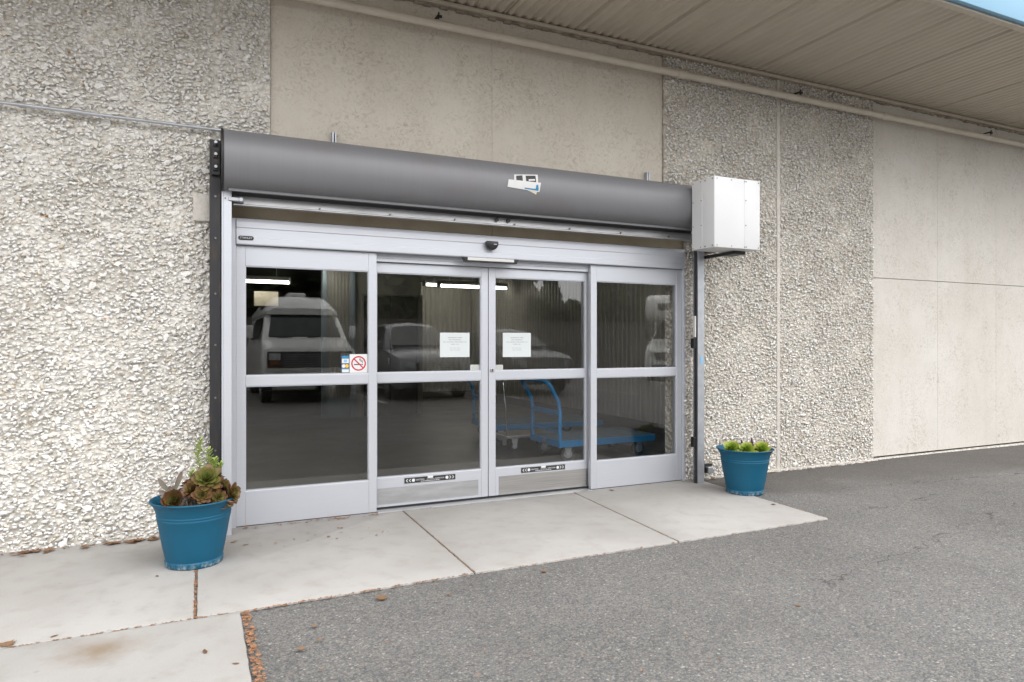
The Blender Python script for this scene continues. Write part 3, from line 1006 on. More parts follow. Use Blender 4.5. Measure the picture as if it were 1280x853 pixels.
    # torn paper labels stuck on the hood
    def patch(name, mat, quad, lift, parent, n=8):
        # quad: (X, angle) corners tl,tr,br,bl on the curved face
        mb = MB()
        v, f = [], []
        for j in range(n + 1):
            for i in range(n + 1):
                a, b_ = i / n, j / n
                x = (quad[0][0] * (1 - a) + quad[1][0] * a) * (1 - b_) + (quad[3][0] * (1 - a) + quad[2][0] * a) * b_
                q = (quad[0][1] * (1 - a) + quad[1][1] * a) * (1 - b_) + (quad[3][1] * (1 - a) + quad[2][1] * a) * b_
                p = ell(math.pi + R(q), lift)
                v.append((x, p[0], p[1]))
        for j in range(n):
            for i in range(n):
                k = j * (n + 1) + i
                f.append((k, k + 1, k + n + 2, k + n + 1))
        mb.add(v, f)
        return mb.build(name, mat, parent, smooth=True)
    lb = thing('torn_label', 'torn white paper label with black and blue print stuck on the shutter hood', 'label', (2.47, -0.33, 2.69))
    patch('paper', 'print_white', [(2.40, -22), (2.625, -29), (2.615, 0), (2.39, 0)], 0.002, lb)
    patch('black_print', 'print_black', [(2.415, -19), (2.475, -22), (2.475, -8), (2.415, -8)], 0.0035, lb)
    patch('black_print', 'print_black', [(2.505, -22), (2.60, -25), (2.60, -9), (2.505, -9)], 0.0035, lb)
    patch('white_print', 'print_white', [(2.53, -14), (2.59, -16), (2.59, -12.5), (2.53, -10.5)], 0.0045, lb)
    patch('strip', 'print_white', [(2.343, -9), (2.645, -9), (2.628, 9), (2.33, 5)], 0.0055, lb)
    patch('blue_print', 'print_blue', [(2.49, 3), (2.62, 3.5), (2.62, 6.8), (2.49, 5.5)], 0.0068, lb)
    patch('blue_print', 'print_blue', [(2.60, -4), (2.617, -4), (2.622, 3.5), (2.592, 3.5)], 0.0068, lb)
    patch('backing', 'print_cream', [(2.51, 7), (2.61, 8.5), (2.60, 15), (2.585, 13)], 0.003, lb)
shutter()

def motor_box():
    t = thing('motor_housing', 'white sheet-metal motor box at the right end of the shutter roll', 'box', (4.75, -0.3, 2.3))
    X0, X1, Y0, Y1, Z0, Z1 = 4.252, 4.800, -0.723, -0.415, 2.266, 2.912
    MB().box(X0, X1 - 0.19, Y0, Y1, Z0, Z1).build('cover', 'white_metal', t, bevel=0.004, smooth=60)
    MB().box(X1 - 0.189, X1, Y0 + 0.001, Y1, Z0, Z1 + 0.0015).build('cover', 'white_metal', t, bevel=0.004, smooth=60)
    MB().box(X0 - 0.004, X0 - 0.0005, -0.56, Y1 - 0.005, Z0 + 0.004, Z1 - 0.004).build('side_flange', 'white_metal', t, bevel=0.001, seg=1)
    pts = []
    for x in (X0 + 0.03, X0 + 0.20, X0 + 0.36, X1 - 0.17, X1 - 0.02):
        for z in (Z0 + 0.018, Z1 - 0.02):
            pts.append(((x, Y0 - 0.003, z), (x, Y0 + 0.004, z)))
    for z in (Z0 + 0.22, Z0 + 0.45):
        pts.append(((X1 - 0.175, Y0 - 0.003, z), (X1 - 0.175, Y0 + 0.004, z)))
    for y in (-0.435, -0.54, -0.60, -0.70):
        for z in (Z0 + 0.018, Z1 - 0.02):
            pts.append(((X0 - 0.006, y, z), (X0 + 0.004, y, z)))
    for z in (Z0 + 0.22, Z0 + 0.45):
        for y in (-0.435, -0.55):
            pts.append(((X0 - 0.006, y, z), (X0 + 0.004, y, z)))
    for a, b_ in pts:
        MB().cyl(a, b_, 0.0055, n=8).build('screw', 'screw', t)
    MB().box(4.575, 4.78, -0.4145, -0.05, 2.31, 2.35).box(4.30, 4.78, -0.4145, -0.36, 2.355, 2.84).box(4.60, 4.74, -0.60, -0.4145, 2.235, 2.265).box(4.60, 4.64, -0.4144, -0.05, 2.235, 2.265).build('bracket', 'black_steel', t, bevel=0.003, seg=1)
motor_box()

def photo_eye():
    t = thing('safety_sensor', 'small grey photo-eye sensor on a bracket low beside the right guide', 'sensor', (4.66, -0.12, 0.1))
    MB().box(4.574, 4.72, -0.16, -0.14, 0.150, 0.175).build('bracket', 'black_steel', t, bevel=0.002)
    MB().box(4.635, 4.70, -0.20, -0.135, 0.085, 0.149).build('housing', 'galv', t, bevel=0.006)
    MB().box(4.612, 4.6345, -0.195, -0.14, 0.09, 0.145).build('lens', 'black', t, bevel=0.004)
photo_eye()

# ================================================================== GLASS DOORS
doors = thing('sliding_doors', 'silver aluminium automatic sliding doors with four glazed panels', 'door', (2.358, 0, 0))

def doors_build():
    t = doors
    # jambs and header
    MB().box(0.228, 0.2605, -0.035, 0.14, 0.0, 2.337).build('jamb', 'alu', t, bevel=0.0025)
    MB().box(4.456, 4.4835, -0.035, 0.14, 0.0, 2.337).build('jamb', 'alu', t, bevel=0.0025)
    hd = MB().prism([(-0.045, 2.137), (-0.048, 2.145), (-0.048, 2.188), (-0.044, 2.192), (-0.044, 2.262), (-0.048, 2.266), (-0.048, 2.308), (-0.040, 2.337), (0.14, 2.337), (0.14, 2.137)], 'x', 0.2625, 4.454).build('header', 'alu', t, bevel=0.0012, seg=1)
    # badge: dark pill with the maker's name
    mb = MB()
    pr = []
    cx, cz, hw, hh = 0.331, 2.187, 0.054, 0.0155
    for i in range(24):
        q = 2 * math.pi * i / 24
        pr.append((cx + math.copysign(hw - hh, math.cos(q)) + hh * math.cos(q), cz + hh * math.sin(q)))
    bd = MB().prism(pr, 'y', -0.054, -0.0485).build('badge', 'black', hd, bevel=0.001, seg=1)
    tx = text_mesh('STANLEY', 0.021)
    tx.materials.clear(); tx.materials.append(M['print_white'])
    o = bpy.data.objects.new('badge_lettering', tx)
    col.objects.link(o); o.parent = hd
    o.location = Vector((cx, -0.0549, cz)) - ORIG[hd.name]
    o.rotation_euler = WALLROT
    o.scale = (1.05, 1.0, 1)
    # motion sensor: half dome
    v, f = [], []
    pr = []
    for i in range(13):
        q = math.pi + math.pi * i / 12
        pr.append((2.336 + 0.058 * math.cos(q), 2.268 + 0.062 * math.sin(q) ** 1))
    pr = [(2.394, 2.283)] + [(2.278, 2.283)] + pr
    ms = MB().prism(pr, 'y', -0.098, -0.0485).build('motion_sensor', 'black', t, bevel=0.012, seg=3, smooth=60)
    MB().box(2.345, 2.372, -0.1005, -0.0985, 2.252, 2.258).build('sensor_mark', 'galv', ms)
    # presence sensor bar
    MB().box(2.108, 2.548, -0.080, -0.048, 2.094, 2.1065).build('sensor_lens', 'black', t, bevel=0.002)
    MB().box(2.108, 2.548, -0.082, -0.046, 2.107, 2.1325).build('sensor_bar', 'white_plastic', t, bevel=0.003)
    for (a, b_, c_) in ((2.062, 2.107, 2.08), (2.549, 2.594, 2.575)):
        MB().prism([(a, 2.1325), (b_, 2.1325), (b_ if a < 2.2 else b_ - 0.02, 2.094), (a + 0.02 if a < 2.2 else a, 2.094)], 'y', -0.082, -0.046).build('sensor_end', 'black', t, bevel=0.002)
    # header track cover behind
    MB().box(1.33, 3.38, 0.028, 0.12, 2.070, 2.1365).build('track_cover', 'alu', t, bevel=0.002)
    MB().box(1.33, 3.38, 0.021, 0.0275, 2.098, 2.104).build('track_seal', 'galv', t)
    # four panels
    def panel(x0, x1, y, z0, z1, st, top, label):
        d = 0.045
        mb = MB()
        fr = MB()
        zs = (z0, 0.267, 1.065, 1.144, z1 - top, z1)
        fr.box(x0, x0 + st, y, y + d, z0, z1).box(x1 - st, x1, y, y + d, z0, z1)
        p = fr.build('door_panel', 'alu', t, bevel=0.002)
        tag(p, label)
        for (a, b_) in ((zs[0], zs[1]), (zs[2], zs[3]), (zs[4], zs[5])):
            MB().box(x0 + st + 0.0004, x1 - st - 0.0004, y + 0.0015, y + d - 0.0015, a, b_).build('rail', 'alu', p, bevel=0.002)
        for (a, b_) in ((zs[1], zs[2]), (zs[3], zs[4])):
            # beads sloping to the glass
            bw = 0.007
            for q in (((x0 + st, a), (x0 + st + bw, a), (x0 + st + bw, b_), (x0 + st, b_)), ((x1 - st - bw, a), (x1 - st, a), (x1 - st, b_), (x1 - st - bw, b_)),
                      ((x0 + st + bw, a), (x1 - st - bw, a), (x1 - st - bw, a + bw), (x0 + st + bw, a + bw)), ((x0 + st + bw, b_ - bw), (x1 - st - bw, b_ - bw), (x1 - st - bw, b_), (x0 + st + bw, b_))):
                MB().prism(list(q), 'y', y + 0.008, y + d - 0.008).build('glazing_bead', 'alu', p)
            MB().box(x0 + st + bw + 0.0005, x1 - st - bw - 0.0005, y + 0.019, y + 0.025, a + bw + 0.0005, b_ - bw - 0.0005).build('pane', 'glass', p)
        return p
    a = panel(0.2625, 1.334, -0.012, 0.006, 2.134, 0.064, 0.152, 'fixed glazed panel at the left end')
    b_ = panel(1.286, 2.3545, 0.058, 0.022, 2.066, 0.064, 0.082, 'left sliding glazed panel')
    c_ = panel(2.3615, 3.430, 0.058, 0.022, 2.066, 0.064, 0.082, 'right sliding glazed panel')
    d_ = panel(3.382, 4.454, -0.012, 0.006, 2.134, 0.064, 0.152, 'fixed glazed panel at the right end')
    # brushed kick plates on the sliding panels
    MB().box(2.462, 3.39, 0.0565, 0.0582, 0.026, 0.192).build('kick_plate', 'steel_brushed', c_, bevel=0.0006, seg=1)
    MB().box(1.36, 2.262, 0.0565, 0.0582, 0.045, 0.180).build('kick_plate', 'zinc_dull', b_, bevel=0.0006, seg=1)
    # lock cylinder and pull plates
    lk = MB().cyl((2.393, 0.046, 1.150), (2.393, 0.058, 1.150), 0.017, n=20).build('lock_cylinder', 'steel_brushed', c_, bevel=0.002)
    MB().box(2.390, 2.396, 0.0445, 0.0462, 1.138, 1.162).build('keyhole', 'black', c_)
    MB().box(2.195, 2.288, 0.084, 0.090, 1.1445, 1.200).build('pull_plate', 'white_plastic', b_, bevel=0.003)
    MB().box(2.428, 2.515, 0.084, 0.090, 1.1445, 1.196).build('pull_plate', 'white_plastic', c_, bevel=0.003)
    # threshold
    MB().prism([(-0.045, 0.0005), (-0.03, 0.006), (0.14, 0.006), (0.14, 0.0005)], 'x', 1.34, 3.376).build('threshold', 'zinc_dull', t)
    MB().box(1.335, 3.38, 0.052, 0.120, 0.0065, 0.0185).build('bottom_seal', 'black', t)
    MB().box(0.263, 1.333, -0.006, 0.03, 0.0008, 0.0055).box(3.383, 4.452, -0.006, 0.03, 0.0008, 0.0055).build('bottom_seal', 'black', t)
doors_build()

# stickers and notices on the doors
def caution(x0, x1, z0, label):
    t = thing('caution_sticker', label, 'sticker', ((x0 + x1) / 2, 0.055, z0), 'caution stickers on the sliding doors')
    h_ = 0.046
    zc = z0 + h_ / 2
    y = 0.0555
    MB().box(x0, x1, y, y + 0.0008, z0, z0 + h_).build('strip', 'print_black', t)
    mb = MB()
    yy = y - 0.0008
    for s, xe in ((1, x0), (-1, x1)):
        for k in range(2):
            xx = xe + s * (0.012 + k * 0.026)
            mb.prism([(xx, zc), (xx + s * .014, zc + .014), (xx + s * .021, zc + .014), (xx + s * .007, zc), (xx + s * .021, zc - .014), (xx + s * .014, zc - .014)], 'y', yy, y - 0.0001)
        cxx = xe + s * 0.078
        mb.prism([(cxx + .014 * math.cos(q * math.pi / 8), zc + .014 * math.sin(q * math.pi / 8)) for q in range(16)], 'y', yy, y - 0.0001)
    xc = (x0 + x1) / 2
    mb.box(xc - 0.024, xc + 0.024, yy, y - 0.0001, z0 + h_ + 0.001 - 0.016, z0 + h_ + 0.004)
    for k in range(9):
        mb.box(xc - 0.085 + k * 0.019, xc - 0.085 + k * 0.019 + 0.014, yy, y - 0.0001, zc - 0.0165, zc - 0.0115)
    mb.build('arrow_print', 'print_white', t)
    text('lettering', 'CAUTION', 0.017, 'print_white', t, (x0 + 0.137, yy - 0.0004, zc + 0.0005), WALLROT, 0.98)
    text('lettering', 'AUTOMATIC', 0.0125, 'print_white', t, (xc + 0.002, yy - 0.0004, zc - 0.001), WALLROT, 0.95)
    text('lettering', 'SLIDING DOOR', 0.0165, 'print_white', t, (x1 - 0.144, yy - 0.0004, zc + 0.0005), WALLROT, 0.72)
caution(1.588, 2.045, 0.203, 'black caution strip under the glass of the left sliding door')
caution(2.683, 3.140, 0.205, 'black caution strip above the brushed plate of the right sliding door')

def notice(x0, x1, z0, z1, label):
    t = thing('paper_notice', label, 'notice', ((x0 + x1) / 2, 0.073, z0), 'paper notices taped to the doors')
    MB().box(x0, x1, 0.0745, 0.0755, z0, z1).build('sheet', 'paper', t)
    mb = MB()
    xc = (x0 + x1) / 2
    rows = [(0.80, (.10, .04), .010), (0.71, (.03, .09), .010), (0.62, (.03, .07, .035, .06, .02), .010), (0.53, (.05, .025), .010), (0.37, (.02, .04, .03), .006), (0.29, (.04, .06), .006)]
    rr = random.Random(2)
    for fz, words, hh in rows:
        tot = sum(words) * 0.86 + 0.007 * (len(words) - 1)
        x = xc - tot / 2
        z = z0 + (z1 - z0) * fz
        for wl in words:
            wl *= 0.86
            xe = x + wl
            while x < xe - 0.002:
                cw = rr.uniform(0.0045, 0.0075)
                mb.box(x, min(x + cw, xe), 0.0738, 0.0744, z - hh * rr.uniform(.2, .3), z + hh * rr.uniform(.1, .25))
                x += cw + 0.0022
            x = xe + 0.007
    mb.build('faint_print', 'ink', t)['kind'] = 'stuff'
notice(1.909, 2.185, 1.270, 1.484, 'white paper notice taped inside the left sliding door')
notice(2.507, 2.790, 1.266, 1.486, 'white paper notice taped inside the right sliding door')

def no_smoking():
    t = thing('no_smoking_sign', 'square white no-smoking sticker with red circle in the glass corner', 'sign', (1.19, 0.0, 1.15))
    x0, x1, z0, z1 = 1.117, 1.262, 1.152, 1.303
    y = 0.0045
    MB().box(x0, x1, y, y + 0.0012, z0, z1).build('backing', 'print_white', t)
    xc, zc, r1, r0 = (x0 + x1) / 2, (z0 + z1) / 2, 0.060, 0.049
    n = 40
    mb = MB()
    v = [(xc + r * math.cos(2 * math.pi * i / n), yy, zc + r * math.sin(2 * math.pi * i / n)) for yy in (y - 0.0006, y - 0.0001) for r in (r0, r1) for i in range(n)]
    f = []
    for i in range(n):
        j = (i + 1) % n
        f += [(i, j, n + j, n + i), (n + i, n + j, 3 * n + j, 3 * n + i), (2 * n + i, 2 * n + j, j, i)]
    mb.add(v, f)
    c45 = math.sqrt(.5)
    d = r0 + 0.003
    wv = 0.005
    mb.prism([(xc - d * c45 - wv * c45, zc + d * c45 - wv * c45), (xc - d * c45 + wv * c45, zc + d * c45 + wv * c45), (xc + d * c45 + wv * c45, zc - d * c45 + wv * c45), (xc + d * c45 - wv * c45, zc - d * c45 - wv * c45)], 'y', y - 0.0011, y - 0.0007)
    mb.build('red_ring', 'print_red', t)
    mb = MB().box(xc - 0.038, xc + 0.022, y - 0.0006, y - 0.0001, zc - 0.013, zc - 0.005)
    mb.box(xc + 0.025, xc + 0.035, y - 0.0006, y - 0.0001, zc - 0.013, zc - 0.005)
    mb.build('cigarette', 'print_black', t)
    pts = [(xc + 0.034, y - 0.0006, zc + 0.002), (xc + 0.030, y - 0.0006, zc + 0.014), (xc + 0.018, y - 0.0006, zc + 0.018), (xc + 0.010, y - 0.0006, zc + 0.026), (xc + 0.006, y - 0.0006, zc + 0.038)]
    mb = MB().tube(pts, 0.0022, 6)
    mb.tube([(p[0] + 0.009 - 0.004 * i / 4, p[1], p[2] + 0.005) for i, p in enumerate(pts[1:])], 0.0018, 6)
    mb.build('smoke', 'print_black', t)
no_smoking()

def card_sticker():
    t = thing('payment_sticker', 'narrow strip of payment card logos beside the no-smoking sticker', 'sticker', (1.08, 0.0, 1.15))
    x0, x1, z0, z1 = 1.052, 1.114, 1.152, 1.292
    y = 0.0045
    MB().box(x0, x1, y, y + 0.0012, z0, z1).build('backing', 'print_navy', t)
    hgt = z1 - z0
    def blk(nm, m, a, b_, c_, d_, e=0.0):
        MB().box(x0 + a * (x1 - x0), x0 + b_ * (x1 - x0), y - 0.0006 - e, y - 0.0001 - e, z0 + c_ * hgt, z0 + d_ * hgt).build(nm, m, t)
    blk('blue_band', 'print_blue', 0.03, 0.97, 0.84, 0.98)
    blk('white_card', 'print_white', 0.05, 0.95, 0.56, 0.82)
    blk('card_mark', 'print_lightblue', 0.30, 0.72, 0.61, 0.77, 0.0006)
    blk('white_card', 'print_white', 0.05, 0.95, 0.03, 0.24)
    blk('card_mark', 'print_lightblue', 0.08, 0.92, 0.19, 0.235, 0.0006)
    for dx, m, e in ((-0.014, 'print_white', 0.0), (0.012, 'print_yellow', 0.0006)):
        xc = (x0 + x1) / 2 + dx
        zc = z0 + 0.40 * hgt
        MB().prism([(xc + .015 * math.cos(q * math.pi / 10), zc + .015 * math.sin(q * math.pi / 10)) for q in range(20)], 'y', y - 0.0006 - e, y - 0.0001 - e).build('round_mark', m, t)
card_sticker()

# ================================================================== INTERIOR
def interior():
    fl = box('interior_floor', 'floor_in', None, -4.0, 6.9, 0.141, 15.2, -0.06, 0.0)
    tag(fl, 'dark sealed concrete floor inside the doors', None, None, 'structure')
    CZ = 2.90
    room = bld
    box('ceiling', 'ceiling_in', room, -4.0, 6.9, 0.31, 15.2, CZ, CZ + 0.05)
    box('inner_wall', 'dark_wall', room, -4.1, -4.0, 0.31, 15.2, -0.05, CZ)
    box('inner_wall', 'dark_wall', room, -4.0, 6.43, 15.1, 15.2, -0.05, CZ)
    box('inner_wall', 'dark_wall', room, -4.0, 0.13, 0.305, 0.33, -0.05, CZ)
    box('inner_wall', 'dark_wall', room, 4.52, 6.45, 0.305, 0.33, -0.05, CZ)
    # corrugated side wall X=6.4 and end wall Y=10.8: single sheets with real corrugation
    pitch, amp = 0.128, 0.020
    def corr(n_, mk, name):
        v, f = [], []
        for i in range(n_ * 8 + 1):
            a = i / 8.0
            ph = a % 1.0
            d = amp * (1 if ph < 0.35 else (1 - (ph - 0.35) / 0.15) if ph < 0.5 else 0 if ph < 0.85 else (ph - 0.85) / 0.15)
            for z in (0.16, CZ):
                v.append(mk(a * pitch, d, z))
        for i in range(n_ * 8):
            f.append((2 * i, 2 * i + 2, 2 * i + 3, 2 * i + 1))
        return MB().add(v, f).build(name, 'corr', room)
    corr(int(10.5 / pitch), lambda s, d, z: (6.40 - d, 0.335 + s, z), 'corrugated_wall')
    corr(int(2.5 / pitch), lambda s, d, z: (6.38 - s, 10.82 - d, z), 'corrugated_wall')
    box('inner_wall', 'dark_wall', room, 6.43, 6.50, 0.335, 15.2, -0.05, CZ)
    box('inner_wall', 'dark_wall', room, 3.99, 6.43, 10.86, 10.95, -0.05, CZ)
    # dark base board at the foot of the sheet walls
    box('base_board', 'dark_wall', room, 6.37, 6.428, 0.335, 10.80, 0.0, 0.159, 0.003)
    box('base_board', 'dark_wall', room, 4.0, 6.369, 10.79, 10.858, 0.0, 0.159, 0.003)
    # inner block with double doors, standing in the room at Y = 7.25
    box('inner_wall', 'corr', room, 2.66, 2.80, 7.25, 7.35, 0.0, CZ)
    box('inner_wall', 'corr', room, 2.801, 3.94, 7.25, 7.35, 2.32, CZ)
    box('inner_wall', 'corr', room, 3.90, 3.98, 7.351, 10.80, 0.0, CZ)
    dr = box('interior_door', 'door_in', room, 2.84, 3.355, 7.285, 7.33, 0.01, 2.28, 0.003)
    box('door_handle', 'galv', dr, 3.30, 3.33, 7.245, 7.284, 0.98, 1.10, 0.003)
    box('interior_door', 'door_in', room, 3.362, 3.90, 7.285, 7.33, 0.01, 2.28, 0.003)
    box('door_frame', 'door_frame_in', room, 3.903, 3.985, 7.235, 7.345, 0.0, 2.319, 0.004)
    box('door_frame', 'door_frame_in', room, 2.802, 2.838, 7.235, 7.345, 0.0, 2.319, 0.004)
    box('door_frame', 'door_frame_in', room, 2.8385, 3.9025, 7.236, 7.344, 2.283, 2.318, 0.004)
    # pale blue steel posts and the sheeted bay between them
    for x in (2.07, 2.59):
        box('steel_post', 'pale_blue_paint', room, x, x + 0.075, 7.18, 7.36, 0.0, CZ, 0.004)
    box('kick_panel', 'pale_blue_paint', room, 2.146, 2.589, 7.25, 7.29, 0.0, 0.36, 0.004)
    v, f = [], []
    for i in range(57):
        x = 2.147 + 0.441 * i / 56
        for z in (0.361, CZ):
            v.append((x, 7.28 - (0.012 if (i // 2) % 4 < 2 else 0), z))
    for i in range(56):
        f.append((2 * i, 2 * i + 2, 2 * i + 3, 2 * i + 1))
    MB().add(v, f).build('sheet_infill', 'corr', room)
    # things in the dark bay at the back left
    b1 = box('hanging_board', 'cream_board', None, 0.98, 1.42, 8.35, 8.38, 2.10, 2.38, 0.004, loc=(1.2, 8.36, 2.1))
    tag(b1, 'cream board hanging below the strip light, behind the left glass panel', 'board')
    # hanging strip lights: lit tubes
    def strip(x0, x1, y, z, label):
        t = thing('strip_light', label, 'light', ((x0 + x1) / 2, y, z), 'strip lights inside')
        MB().prism([(y - 0.12, z + 0.06), (y - 0.05, z + 0.13), (y + 0.05, z + 0.15), (y + 0.12, z + 0.12), (y + 0.04, z + 0.12), (y - 0.04, z + 0.07)], 'x', x0, x1).build('reflector', 'white_metal', t)
        for dy, dz in ((-0.085, 0.02), (0.085, 0.085)):
            MB().cyl((x0 + 0.03, y + dy, z + dz), (x1 - 0.03, y + dy, z + dz), 0.0165, n=10).build('tube', 'lit_tube', t)
        for xx in (x0, x1 - 0.028):
            MB().box(xx, xx + 0.028, y - 0.10, y + 0.10, z + 0.0, z + 0.115).build('end_cap', 'galv', t)
        for xx in (x0 + 0.25, x1 - 0.25):
            MB().cyl((xx, y, z + 0.10), (xx, y, CZ), 0.006, n=6).build('hanger', 'galv', t)
    strip(4.56, 6.12, 8.0, 2.545, 'twin-tube strip light glowing before the corrugated end wall')
    strip(4.75, 6.20, 9.6, 2.70, 'farther strip light just above the brighter one, near the end wall')
    strip(-0.10, 1.60, 8.0, 2.50, 'twin-tube strip light glowing in the dark bay above the cream board')
    strip(-0.3, 1.2, 4.2, 2.70, 'strip light near the entrance, hidden behind the header and the left jamb')
    strip(4.3, 5.9, 2.3, 2.72, 'added strip light above the blue carts, out of view behind the door header')  # unseen lamp, added to brighten the carts and the room near the doors
    t = thing('ceiling_light', 'flat lit ceiling panel seen at the top of the left glass', 'light', (2.1, 6.8, 2.86))
    MB().box(1.90, 2.33, 6.62, 6.98, 2.862, 2.898).build('frame', 'white_metal', t)
    MB().box(1.915, 2.315, 6.635, 6.965, 2.852, 2.8615).build('diffuser', 'lit_panel', t)
interior()

# ---- flatbed carts
def wheel(parent, c, r, w_, axis, hub='wheel_hub', fork=True, top=None):
    c = Vector(c)
    a = Vector(axis)
    wl = MB()
    prof = [(r * 0.62, -w_ / 2), (r * 0.93, -w_ / 2), (r, -w_ * 0.3), (r, w_ * 0.3), (r * 0.93, w_ / 2), (r * 0.62, w_ / 2)]
    n = 28
    b1 = a.orthogonal().normalized(); b2 = a.cross(b1)
    v, f = [], []
    for rr_, dd in prof:
        for k in range(n):
            q = 2 * math.pi * k / n
            v.append(c + a * dd + b1 * (rr_ * math.cos(q)) + b2 * (rr_ * math.sin(q)))
    for i in range(len(prof)):
        j = (i + 1) % len(prof)
        for k in range(n):
            f.append((i * n + k, i * n + (k + 1) % n, j * n + (k + 1) % n, j * n + k))
    o = wl.add(v, f).build('wheel', 'rubber', parent, smooth=40)
    h_ = MB().cyl(c - a * w_ * 0.35, c + a * w_ * 0.35, r * 0.60, n=20)
    h_.cyl(c - a * w_ * 0.55, c + a * w_ * 0.55, r * 0.22, n=14)
    for k in range(5):
        q = 2 * math.pi * k / 5
        p = c + (b1 * math.cos(q) + b2 * math.sin(q)) * r * 0.42
        h_.cyl(p - a * w_ * 0.42, p + a * w_ * 0.42, r * 0.07, n=8)
    h_.build('hub', hub, o)
    if fork and top:
        fk = MB()
        for s in (-1, 1):
            p = c + a * (s * w_ * 0.68)
            d = b1 if abs(b1.z) < 0.5 else b2
            hd = Vector((0, 0, 1)).cross(a).normalized()
            q0 = [p - hd * 0.018 + Vector((0, 0, -0.018)), p + hd * 0.018 + Vector((0, 0, -0.018)), p + hd * 0.045 + Vector((0, 0, top - c.z)), p - hd * 0.045 + Vector((0, 0, top - c.z))]
            fk.plate(q0, 0.004)
        fk.box(c.x - 0.05, c.x + 0.05, c.y - 0.05, c.y + 0.05, top - 0.008, top)
        fk.build('caster_fork', 'zinc_dull', parent)

def cart(name, label, cx, cy, ln, wd, dz, frame, deckm, wr, handle, chrome=False, rz=0.0):
    """flatbed cart lying along X, handle at its -X end; built at the origin and then turned"""
    t = thing(name, label, 'cart', (0, 0, 0), 'flatbed carts inside the doors')
    x0, x1, y0, y1 = -ln / 2, ln / 2, -wd / 2, wd / 2
    fr = MB()
    th = 0.075 if not chrome else 0.03
    rimm = frame if not chrome else 'galv'
    fr.box(x0, x1, y0, y0 + 0.035, dz - th, dz).box(x0, x1, y1 - 0.035, y1, dz - th, dz).box(x0, x0 + 0.035, y0 + 0.0352, y1 - 0.0352, dz - th, dz).box(x1 - 0.035, x1, y0 + 0.0352, y1 - 0.0352, dz - th, dz)
    for k in (0.3, 0.6):
        xx = x0 + ln * k
        fr.box(xx, xx + 0.04, y0 + 0.0352, y1 - 0.0352, dz - th, dz - 0.02)
    fr.build('frame', rimm, t, bevel=0.003, seg=1)
    MB().box(x0 + 0.036, x1 - 0.036, y0 + 0.036, y1 - 0.036, dz - 0.018, dz + 0.004).build('deck', deckm, t, bevel=0.002, seg=1)
    # U handle: rises and leans outward at the top
    hy0, hy1 = y0 + 0.03, y1 - 0.03
    r_ = 0.024 if not chrome else 0.013
    hm = 'chrome' if chrome else frame
    lean = 0.16
    def prof(y):
        return [(x0 + 0.02, y, dz - 0.03), (x0 + 0.02, y, handle * 0.62), (x0 + 0.0, y, handle * 0.75), (x0 - lean * 0.75, y, handle * 0.97)]
    if chrome:
        side = lambda y: [(x0 + 0.02, y, dz - 0.03), (x0 - 0.01, y, handle * 0.6), (x0 - 0.035, y, handle * 0.90)]
        pts = side(hy0) + [(x0 - 0.04, hy0 + 0.02, handle * 0.96), (x0 - 0.045, hy0 + 0.08, handle), (x0 - 0.045, hy1 - 0.08, handle), (x0 - 0.04, hy1 - 0.02, handle * 0.96)] + side(hy1)[::-1]
    else:
        top = [(x0 - lean * 0.9, hy0 + 0.03, handle), (x0 - lean * 0.95, hy0 + 0.09, handle * 1.01), (x0 - lean * 0.95, hy1 - 0.09, handle * 1.01), (x0 - lean * 0.9, hy1 - 0.03, handle)]
        pts = prof(hy0) + top + prof(hy1)[::-1]
    MB().tube(pts, r_, 12).build('handle', hm, t, smooth=50)
    if not chrome:
        MB().box(x0 + 0.008, x0 + 0.028, hy0, hy1, handle * 0.58, handle * 0.64).build('cross_bar', frame, t, bevel=0.002)
        MB().box(x0 + 0.010, x0 + 0.028, hy0, hy1, handle * 0.36, handle * 0.385).build('cross_bar', frame, t, bevel=0.002)
        MB().box(x0 - 0.003, x0 - 0.0005, -0.05, 0.05, dz - 0.055, dz - 0.005).build('maker_plate', 'galv', t)
    for sx in (x0 + 0.16, x1 - 0.20):
        for sy in (y0 + 0.09, y1 - 0.09):
            wheel(t, (sx, sy, wr), wr, 0.045 if wr > 0.08 else 0.03, (0, 1, 0) if sx > 0 else (math.sin(0.35), math.cos(0.35), 0), top=dz - th - 0.001)
    t.location = (cx, cy, 0)
    t.rotation_euler = (0, 0, rz)
    return t

cart('flatbed_cart', 'blue flatbed cart nearest the glass, its handle bent at the top', 4.485, 1.755, 1.37, 0.75, 0.25, 'cart_blue', 'deck', 0.088, 0.94, rz=R(1))
cart('flatbed_cart', 'grey low cart with thin chrome handle between the two blue carts', 4.0, 2.58, 0.90, 0.46, 0.20, 'galv', 'deck_wood', 0.055, 0.96, chrome=True, rz=R(4))
cart('flatbed_cart', 'blue flatbed cart farthest from the glass, behind the chrome-handled one', 4.55, 3.42, 1.72, 0.92, 0.26, 'cart_blue', 'deck', 0.095, 0.97, rz=R(-4))

